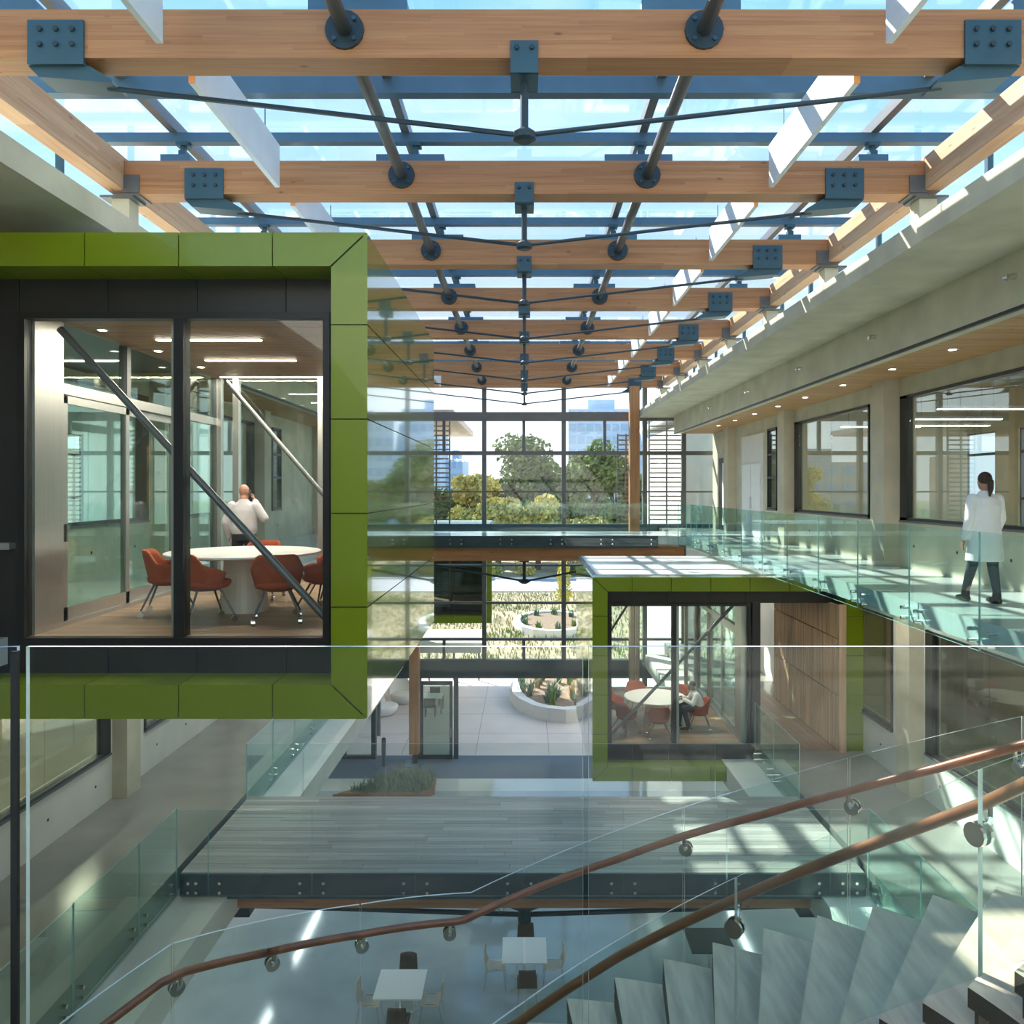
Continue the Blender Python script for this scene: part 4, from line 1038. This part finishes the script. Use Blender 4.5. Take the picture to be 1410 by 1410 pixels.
def woman():
    r = thing('person', 'woman with a ponytail in a white lab coat walking away on the upper right walkway', 'person', (0, 0, 0))
    b = MB()
    P = head(b, (0, .02, 1.60), -8)
    b.tube([(0, 0, 1.42), (0, .005, 1.53)], [.055, .048], 12)
    b.loft([((0, 0, .86), .15, .11), ((0, 0, .98), .15, .11), ((0, 0, 1.12), .125, .095), ((0, 0, 1.28), .15, .105), ((0, 0, 1.40), .15, .08), ((0, 0, 1.45), .06, .06)], 18)
    arms = {-1: [(-.165, 0, 1.37), (-.235, -.05, 1.10), (-.265, .02, .86)], 1: [(.165, 0, 1.37), (.23, .04, 1.11), (.225, .16, .90)]}
    for s_, p in arms.items():
        limb(b, p, [.05, .038, .026]); d = Vector(p[2]) - Vector(p[1]); hand(b, p[2], d, (s_, 0, .1), -s_ if s_ < 0 else -s_, .3)
    legs = {-1: [(-.085, 0, .88), (-.115, .10, .49), (-.135, .22, .10)], 1: [(.085, 0, .88), (.10, .0, .48), (.115, -.06, .10)]}
    for p in legs.values(): limb(b, p, [.075, .05, .034])
    for s_, p in legs.items(): shoe(b, (p[2][0], p[2][1], .004), 0, .62)
    body = remesh(b.build('body', 'skin_light', r), .009)
    face_parts(P, r, 'brown_hair')
    c = MB(); c.loft([((0, .02, .56), .235, .19), ((0, .01, .75), .22, .175), ((0, 0, .95), .20, .15), ((0, 0, 1.12), .175, .13), ((0, 0, 1.28), .195, .135), ((0, 0, 1.38), .185, .11), ((0, 0, 1.445), .085, .075), ((0, 0, 1.48), .066, .064)], 24)
    for s_, p in arms.items(): limb(c, [p[0], p[1], Vector(p[2]) + (Vector(p[1]) - Vector(p[2])) * .05], [.075, .062, .05])
    remesh(c.build('lab_coat', 'coat', r), .012)
    t = MB()
    for p in legs.values(): limb(t, [p[0], p[1], Vector(p[2]) + Vector((0, 0, .06))], [.092, .068, .049])
    remesh(t.build('leggings', 'leggings', r), .012)
    for s_, p in legs.items():
        q = MB(); shoe(q, (p[2][0], p[2][1], .004), 0); q.cap((p[2][0], p[2][1], .06), (p[2][0], p[2][1], .135), .056, .056); remesh(q.build('boot', 'boot', r), .010)
    h = MB(); h.ball(P(0, -.018, .035), .085, .095, .095, 16); h.tube([P(0, -.10, .03), P(.01, -.155, .0), P(.015, -.15, -.10), P(.01, -.13, -.20)], [.028, .042, .036, .012], 10)
    remesh(h.build('hair', 'brown_hair', r), .010)
    return r
def phone_man():
    r = thing('person', 'bald man in white shirt and dark trousers phoning, back turned, in the upper green room', 'person', (0, 0, 0))
    b = MB(); P = head(b, (0, .02, 1.66), -12, 1.06)
    b.tube([(0, 0, 1.47), (0, .005, 1.58)], [.075, .068], 12)
    b.loft([((0, 0, .90), .17, .13), ((0, .02, 1.05), .18, .16), ((0, .01, 1.2), .18, .15), ((0, 0, 1.35), .19, .12), ((0, 0, 1.45), .17, .09), ((0, 0, 1.50), .07, .07)], 18)
    arms = {-1: [(-.205, 0, 1.41), (-.30, -.03, 1.13), (-.29, .10, .90)], 1: [(.205, 0, 1.41), (.345, .02, 1.20), (.150, .07, 1.52)]}
    for s_, p in arms.items(): limb(b, p, [.06, .048, .033])
    hand(b, arms[-1][2], (0, .5, -1), (-1, 0, 0), 1, .35); hand(b, arms[1][2], (-.22, .02, 1), (1, .25, .25), -1, .75)
    legs = [[(-.10, 0, .90), (-.13, .02, .48), (-.14, 0, .10)], [(.10, 0, .90), (.13, .02, .48), (.14, 0, .10)]]
    for p in legs: limb(b, p, [.095, .065, .045]); shoe(b, (p[2][0], p[2][1], .004), 0, .62)
    remesh(b.build('body', 'skin_light', r), .009)
    face_parts(P, r, 'brown_hair')
    c = MB(); c.loft([((0, .0, .93), .205, .165), ((0, .01, 1.02), .225, .19), ((0, .01, 1.18), .215, .175), ((0, 0, 1.34), .225, .145), ((0, 0, 1.43), .205, .115), ((0, 0, 1.495), .10, .09), ((0, 0, 1.535), .082, .08)], 24)
    limb(c, arms[-1], [.09, .075, .058]); limb(c, [arms[1][0], arms[1][1], Vector(arms[1][2]) + (Vector(arms[1][1]) - Vector(arms[1][2])) * .12], [.09, .076, .055])
    remesh(c.build('shirt', 'shirt', r), .012)
    t = MB(); t.loft([((0, 0, .82), .19, .15), ((0, 0, .95), .195, .16)], 20)
    for p in legs: limb(t, [p[0], p[1], Vector(p[2]) + Vector((0, 0, -.03))], [.11, .085, .068])
    remesh(t.build('trousers', 'navy', r), .013)
    MB().loft([((0, 0, .935), .20, .165), ((0, 0, .965), .203, .168)], 24).build('belt', 'boot', r)
    for p in legs: q = MB(); shoe(q, (p[2][0], p[2][1], .003)); remesh(q.build('shoe', 'boot', r), .011)
    ph = thing('phone', 'black phone held to the right ear of the bald man', 'phone', (0, 0, 0))
    MB().box(.098, .110, -.035, .035, 1.56, 1.70).build('handset', 'phone', ph); MB().box(.096, .098, -.03, .03, 1.58, 1.68).build('screen', 'dark_gap', ph)
    return r, ph
def seated_man():
    r = thing('person', 'dark haired man in white shirt sitting at the table of the lower green room', 'person', (0, 0, 0))
    b = MB(); P = head(b, (0, .13, 1.10), 0); 
    b.tube([(0, .06, .92), (0, .10, 1.03)], [.06, .055], 12)
    b.loft([((0, -.08, .47), .17, .13), ((0, -.06, .58), .16, .13), ((0, -.03, .70), .15, .115), ((0, .02, .84), .17, .11), ((0, .05, .93), .15, .085), ((0, .06, .97), .06, .06)], 18)
    arms = {-1: [(-.18, .04, .90), (-.26, .16, .70), (-.12, .40, .795)], 1: [(.18, .04, .90), (.26, .16, .70), (.12, .38, .795)]}
    for s_, p in arms.items(): limb(b, p, [.052, .042, .029]); hand(b, p[2], (-s_ * .5, .8, 0), (0, 0, 1), s_, .3)
    legs = [[(-.10, -.04, .55), (-.12, .36, .55), (-.13, .24, .10)], [(.10, -.04, .55), (.12, .38, .55), (.14, .44, .10)]]
    for p in legs: limb(b, p, [.085, .06, .042]); shoe(b, (p[2][0], p[2][1], .004), 0, .62)
    remesh(b.build('body', 'skin_dark', r), .009); face_parts(P, r, 'black_hair')
    c = MB(); c.loft([((0, -.07, .50), .195, .155), ((0, -.06, .60), .19, .15), ((0, -.03, .72), .18, .14), ((0, .02, .84), .195, .13), ((0, .05, .92), .18, .105), ((0, .06, .965), .085, .078), ((0, .075, .99), .07, .068)], 24)
    for p in arms.values(): limb(c, [p[0], p[1], Vector(p[2]) + (Vector(p[1]) - Vector(p[2])) * .15], [.078, .064, .048])
    remesh(c.build('shirt', 'coat', r), .012)
    t = MB(); t.loft([((0, -.08, .47), .19, .15), ((0, -.07, .56), .19, .15)], 18)
    for p in legs: limb(t, p, [.10, .078, .058])
    remesh(t.build('trousers', 'navy', r), .013)
    for p in legs: q = MB(); shoe(q, (p[2][0], p[2][1], .003)); remesh(q.build('shoe', 'boot', r), .011)
    h = MB(); h.ball(P(0, -.02, .045), .082, .09, .085, 14); remesh(h.build('hair', 'black_hair', r), .010)
    return r
q = woman(); q.location = (6.20, 10.55, .001); q.scale = (1.03,) * 3
q, ph = phone_man()
for o in (q, ph): o.location = (-4.38, 12.25, .001); o.scale = (.905,) * 3
q = seated_man(); q.location = (4.42, 20.1, L2); q.rotation_euler = (0, 0, R(90))

# ---------------------------------------------------------------- outdoors
gz = L1 - .02
sb('ground_patio', 'patio', (-40, 40, FY + .3, 46, gz - .3, gz), label='pale paved patio outside the end wall', cat='paving')
for i in range(-4, 6):
    pass
sb('ground_meadow', 'meadow', (-120, 120, 46, 82, gz - .3, gz), (-400, 400, 94, 700, gz - .3, gz + .02), label='straw coloured meadow garden beyond the patio', cat='ground')
sb('road', 'road', (-200, 200, 82, 94, gz - .3, gz - .02), label='grey road crossing behind the meadow', cat='road')
jo = MB()
for x in (-8, -5, -2, 1, 4, 7): jo.box(x, x + .02, FY + .5, 45.8, gz, gz + .003)
for y in (34.5, 37.5, 40.5, 43.5): jo.box(-12, 12, y, y + .02, gz, gz + .003)
q = jo.build('trim_paving_joints', 'grey_steel'); q['kind'] = 'structure'
for y, nm in ((81.9, 'near'), (94.0, 'far')):
    q = MB().box(-200, 200, y - .3, y, gz, gz + .14).build('curb', 'curb'); tag(q, 'pale %s curb of the road' % nm, 'curb', kind='structure')
# curved planter on the patio
def planter(P, h, tw, label):
    cx = sum(p[0] for p in P) / len(P); cy = sum(p[1] for p in P) / len(P); n = len(P)
    t = thing('garden_planter', label, 'planter', (cx, cy, gz))
    Q = []
    for p in P:
        d = Vector((p[0] - cx, p[1] - cy)); d = d * (1 - tw / d.length); Q.append((cx + d.x, cy + d.y))
    m = MB(); vs = [(*p, gz) for p in P] + [(*p, gz + h) for p in P] + [(*p, gz + h) for p in Q] + [(*p, gz) for p in Q]
    fs = []
    for i in range(n):
        j = (i + 1) % n
        for k in range(3): fs.append((k * n + i, k * n + j, (k + 1) * n + j, (k + 1) * n + i))
    m.add(vs, fs); m.build('planter_wall', 'curb', t, fix=True)
    MB().prism_z(Q, gz, gz + h - .14).build('soil', 'soil', t, fix=True)
    return t, Q
P1 = [(-.75, 40.2), (-.55, 38.9), (-.2, 37.9), (.45, 36.8), (1.1, 36.3), (1.9, 36.05), (2.7, 36.3), (3.2, 37.2), (3.5, 38.6), (3.6, 41), (3.4, 43.2), (2.6, 44.6), (1.2, 44.8), (.2, 44.2), (-.5, 42.6)]
pt1, Q1 = planter(P1, .62, .5, 'white curved concrete planter with succulents on the patio')
rnd = random.Random(4)
spots = []
for i in range(400):
    x, y = rnd.uniform(-.3, 3.2), rnd.uniform(36.6, 44)
    if inpoly(Q1)(x, y) and all((x - a) ** 2 + (y - b) ** 2 > .42 ** 2 for a, b in spots): spots.append((x, y))
    if len(spots) >= 22: break
for i, (x, y) in enumerate(spots):
    yel = x > 2.0 and y > 37.5 or i % 7 == 3
    blades(26, x, y, gz + .46, .12, .12, .95 if yel else .62, .09, 'grass_gold' if yel and i % 2 else ('grass_green' if yel else 'agave'), 'succulent', pt1, 1.0 if not yel else .5, None, 50 + i)
P2 = [(2.1 + 3.0 * math.cos(R(a)), 61 + 4.8 * math.sin(R(a))) for a in range(0, 360, 20)]
pt2, Q2 = planter(P2, .6, .55, 'oval white concrete planter with a slim yellow tree in the meadow')
MB().tube([(3.0, 60, gz + .4), (3.1, 60, gz + 2.5), (3.0, 60.1, gz + 4.6)], [.06, .05, .02], 7).build('trunk', 'bark', pt2)
def leafball(n, centres, size, seed, m, name, parent):
    rnd = random.Random(seed); b = MB()
    per = n // len(centres)
    for (c, r) in centres:
        for i in range(per):
            d = Vector((rnd.gauss(0, 1), rnd.gauss(0, 1), rnd.gauss(0, 1))).normalized() * (rnd.random() ** .4)
            p = Vector((c[0] + d.x * r[0], c[1] + d.y * r[1], c[2] + d.z * r[2]))
            a = Vector((rnd.gauss(0, 1), rnd.gauss(0, 1), rnd.gauss(0, 1))).normalized(); u = a.orthogonal().normalized() * size * rnd.uniform(.5, 1.2); v = a.cross(u).normalized() * size * rnd.uniform(.35, .8)
            b.add([p - u, p + v, p + u, p - v], [(0, 1, 2, 3)])
    o = b.build(name, m, parent); o['kind'] = 'stuff'; return o
leafball(900, [((3.0, 60, gz + 2.6 + i * .7), (.75 - .08 * i, .75, .6)) for i in range(4)], .13, 9, 'yellow_leaf', 'foliage', pt2)
for i in range(9): blades(22, 2.1 + 2.2 * math.cos(i * .7), 61 + 3.4 * math.sin(i * .7), gz + .44, .25, .25, .6, .1, 'agave' if i % 2 else 'grass_green', 'succulent', pt2, .9, None, 80 + i)
P3 = [(-10.5 + 3.2 * math.cos(R(a)), 52 + 3.4 * math.sin(R(a))) for a in range(0, 360, 20)]
planter(P3, .6, .55, 'oval white concrete planter far left in the meadow')
for i, (n, m, seed, y0, y1, h) in enumerate(((14000, 'grass_gold', 21, 46.5, 81, .34), (5000, 'grass_green', 22, 46.5, 78, .4))):
    q = blades(n, 0, (y0 + y1) / 2, gz, 34, (y1 - y0) / 2, h, .10, m, 'meadow_grass', None, .7, lambda x, y: not (inpoly(P2)(x, y) or inpoly(P3)(x, y)) and (m == 'grass_gold' or mnoise.noise((x * .18, y * .18, 3)) > .12), seed)
    tag(q, ['dry golden grass covering the meadow', 'green grass clumps scattered in the meadow'][i], 'grass', kind='stuff')
# loungers and table outside
for i, (x, y, rz, lab) in enumerate(((-6.7, 37.5, 20, 'nearer'), (-6.1, 39.6, -10, 'farther'))):
    t = thing('egg_lounger', 'white egg shaped lounge chair outside, the %s one beyond the left glass' % lab, 'chair', (x, y, gz), 'white lounge chairs outside')
    b = MB(); n = 14; A = 130; rings = []
    MB().loft([((x, y, gz), .45, .5), ((x, y, gz + .2), .62, .66), ((x, y, gz + .42), .66, .70), ((x, y, gz + .46), .5, .55)], 20).build('seat', 'outdoor_white', t, smooth=True)
    vs = []; fs = []
    for side in (0, 1):
        for k in range(n + 1):
            a = R(-A / 2 - 40 + A * k / n + rz + 90 * 2)
            for j in range(5):
                f = j / 4; rr2 = .64 + .10 * math.sin(f * 2.2) - .05 * side; hh = .42 + 1.0 * f * math.cos(math.pi * (k / n - .5)) ** .5 if 0 < k < n else .42 + .05 * f
                vs.append((x + rr2 * math.cos(a), y + rr2 * math.sin(a), gz + hh))
    for k in range(n):
        for j in range(4):
            q = k * 5 + j; S = (n + 1) * 5; fs += [(q, q + 5, q + 6, q + 1), (S + q, S + q + 1, S + q + 6, S + q + 5)]
        q = k * 5 + 4; fs.append((q, q + 5, S + q + 5, S + q))
    MB().add(vs, fs).build('backrest', 'outdoor_white', t, fix=True, smooth=True)
t = thing('patio_table', 'dark legged patio table with pale top outside the entrance', 'table', (-4.45, 38, gz))
bx('tabletop', 'outdoor_white', t, -4.95, -3.95, 37.5, 38.5, gz + .72, gz + .75)
for a in (-1, 1):
    for b_ in (-1, 1): bx('leg', 'dark_furniture', t, -4.45 + a * .46 - .02, -4.45 + a * .46 + .02, 38 + b_ * .46 - .02, 38 + b_ * .46 + .02, gz, gz + .72)
for i, (y, rz) in enumerate(((37.2, 1), (38.85, -1))):
    t = thing('patio_chair', 'dark patio chair on the %s side of the patio table' % ('near' if i == 0 else 'far'), 'chair', (-4.45, y, gz), 'patio chairs')
    bx('seat', 'dark_furniture', t, -4.70, -4.20, y - .22, y + .22, gz + .43, gz + .46)
    bx('backrest', 'dark_furniture', t, -4.70, -4.20, y - rz * .24, y - rz * .20, gz + .55, gz + .88)
    for a in (-1, 1):
        for b_ in (-1, 1): bx('leg', 'dark_furniture', t, -4.45 + a * .23 - .015, -4.45 + a * .23 + .015, y + b_ * .2 - .015, y + b_ * .2 + .015, gz, gz + (.43 if b_ * rz > 0 else .9))
# building wings with sunshades
wing = tag(sb('exterior_wing', 'stucco', (-30, -8.8, 36, 46, gz, 3.4), (-30, -3.0, 33.2, 46, 4.6, 4.9)), 'pale left wing of the building outside with projecting roof', 'building', kind='structure')
wing = tag(sb('exterior_block', 'white_wall', (6.9, 30, 34.0, 46, gz, 4.4), (6.6, 30, 33.0, 46, 4.75, 5.0)), 'white right wing of the building outside', 'building', kind='structure')
bx('wing_terrace', 'curb', bpy.data.objects['exterior_wing'], -8.8, -2.2, 40, 45, gz + 2.4, gz + 2.7)
for j in range(3): bx('terrace_post', 'grey_steel', bpy.data.objects['exterior_wing'], -2.6 - j * 1.4, -2.5 - j * 1.4, 44, 44.1, gz, gz + 2.4)
for (x0, x1, y, nm) in ((-4.35, -3.2, 33.6, 'left'), (4.0, 4.72, 33.6, 'middle right'), (5.35, 6.85, 33.6, 'far right')):
    t = thing('sunshade_screen', 'louvred timber sunshade screen outside the end wall, %s' % nm, 'louvre screen', (x0, y, -1), 'louvre screens outside')
    for x in (x0, (x0 + x1) / 2, x1): bx('frame_post', 'grey_steel', t, x - .03, x + .03, y, y + .08, -.6, 4.7 if nm != 'middle right' else 3.9)
    z = -.4
    while z < (4.3 if nm != 'middle right' else 3.85): bx('slat', 'louvre', t, x0, x1, y - .10, y + .04, z, z + .06); z += .2
# trees
def tree(x, y, h, rx, m, label, seed, name='tree'):
    rnd = random.Random(seed)
    t = thing(name, label, 'tree', (x, y, gz), 'trees beyond the road')
    tk = MB().tube([(x, y, gz), (x + .1, y, gz + h * .3), (x - .1, y, gz + h * .6)], [.4, .3, .15], 8)
    cs = []
    for i in range(20):
        a = rnd.uniform(0, 6.28); q = rnd.random() ** .6; zz_ = gz + h * rnd.uniform(.32, .86); k = 1 - .5 * abs((zz_ - gz) / h - .55) / .35
        c = (x + rx * .72 * q * k * math.cos(a), y + rx * .7 * q * k * math.sin(a), zz_); r = rx * rnd.uniform(.25, .44)
        cs.append((c, (r, r, r * .75))); tk.tube([(x, y, gz + h * .35), c], [.14, .04], 5)
    tk.build('trunk', 'bark', t)
    leafball(8000, cs, .40, seed, m, 'crown', t)
TR = [(-6.8, 114, 13.0, 4.2, 'leaf_b'), (-.6, 116, 16.6, 6.2, 'leaf_a'), (4.6, 119, 15.4, 4.6, 'leaf_a'), (9.6, 111, 15.6, 4.9, 'leaf_a'), (14.6, 124, 14.6, 4.2, 'leaf_a'),
      (-11.5, 121, 9.5, 4.0, 'leaf_a'), (1.8, 104, 8.8, 3.6, 'leaf_b'), (-3.4, 102, 8.4, 3.6, 'leaf_b'), (7.4, 101, 6.6, 3.4, 'leaf_b'), (21, 119, 11.5, 5, 'leaf_a'), (-17.5, 110, 14, 5.2, 'leaf_a'), (-25, 117, 13, 5, 'leaf_b')]
TL = ['tall rounded olive tree left of the middle mullion', 'tallest airy green tree in the middle of the view', 'broad olive tree right of the middle', 'dense dark green tree at right of the view', 'olive tree behind the dense one at right',
      'low green tree behind the left louvres', 'low golden bush tree in front of the tall middle trees', 'low bright green tree in front, left of the middle', 'low olive bush tree in front at right', 'green tree at far right beyond the post', 'green tree hidden at left behind the green room side', 'farthest left olive tree']
for i, (x, y, h, rx, m) in enumerate(TR): tree(x, y, h * 1.18, rx * 1.25, m, TL[i], 100 + i)
for i in range(9):
    x = -16 + i * 4.1 + random.uniform(-1, 1)
    t = thing('shrub', 'roadside shrub, %s from the left along the far curb' % ORD[i], 'shrub', (x, 97, gz + .02), 'roadside shrubs')
    MB().tube([(x, 97, gz), (x, 97, gz + .9)], .08, 6).build('stem', 'bark', t)
    leafball(500, [((x, 97, gz + 1.0), (1.5, 1.2, 1.0)), ((x + .7, 97.2, gz + .7), (1.1, 1, .7))], .2, 300 + i, 'leaf_a' if i % 2 else 'leaf_b', 'crown', t)
# distant buildings
def block(x0, x1, y0, z1, label, nx, nz, wm='hazy_tower_wall', roof=True, z0=-9):
    t = thing('distant_building', label, 'building', ((x0 + x1) / 2, y0, gz + .02), 'distant buildings')
    b = MB().box(x0, x1, y0, y0 + 30, gz, z1)
    if roof: b.box(x0 + (x1 - x0) * .3, x0 + (x1 - x0) * .7, y0 + 5, y0 + 20, z1, z1 + 3.5)
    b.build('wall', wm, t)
    dx = (x1 - x0) / nx; dz = (z1 - z0) / nz
    for i in range(nx):
        for j in range(nz): bx('window', 'hazy_tower_window', t, x0 + dx * (i + .15), x0 + dx * (i + .85), y0 - .15, y0 + .1, z0 + dz * (j + .25), z0 + dz * (j + .8))
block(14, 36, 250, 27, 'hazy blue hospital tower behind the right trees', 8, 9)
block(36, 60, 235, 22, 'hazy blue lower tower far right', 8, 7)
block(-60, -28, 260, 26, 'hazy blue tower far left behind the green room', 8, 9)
block(-75, -30, 190, 8, 'low stone coloured building far left', 10, 4, 'low_building')
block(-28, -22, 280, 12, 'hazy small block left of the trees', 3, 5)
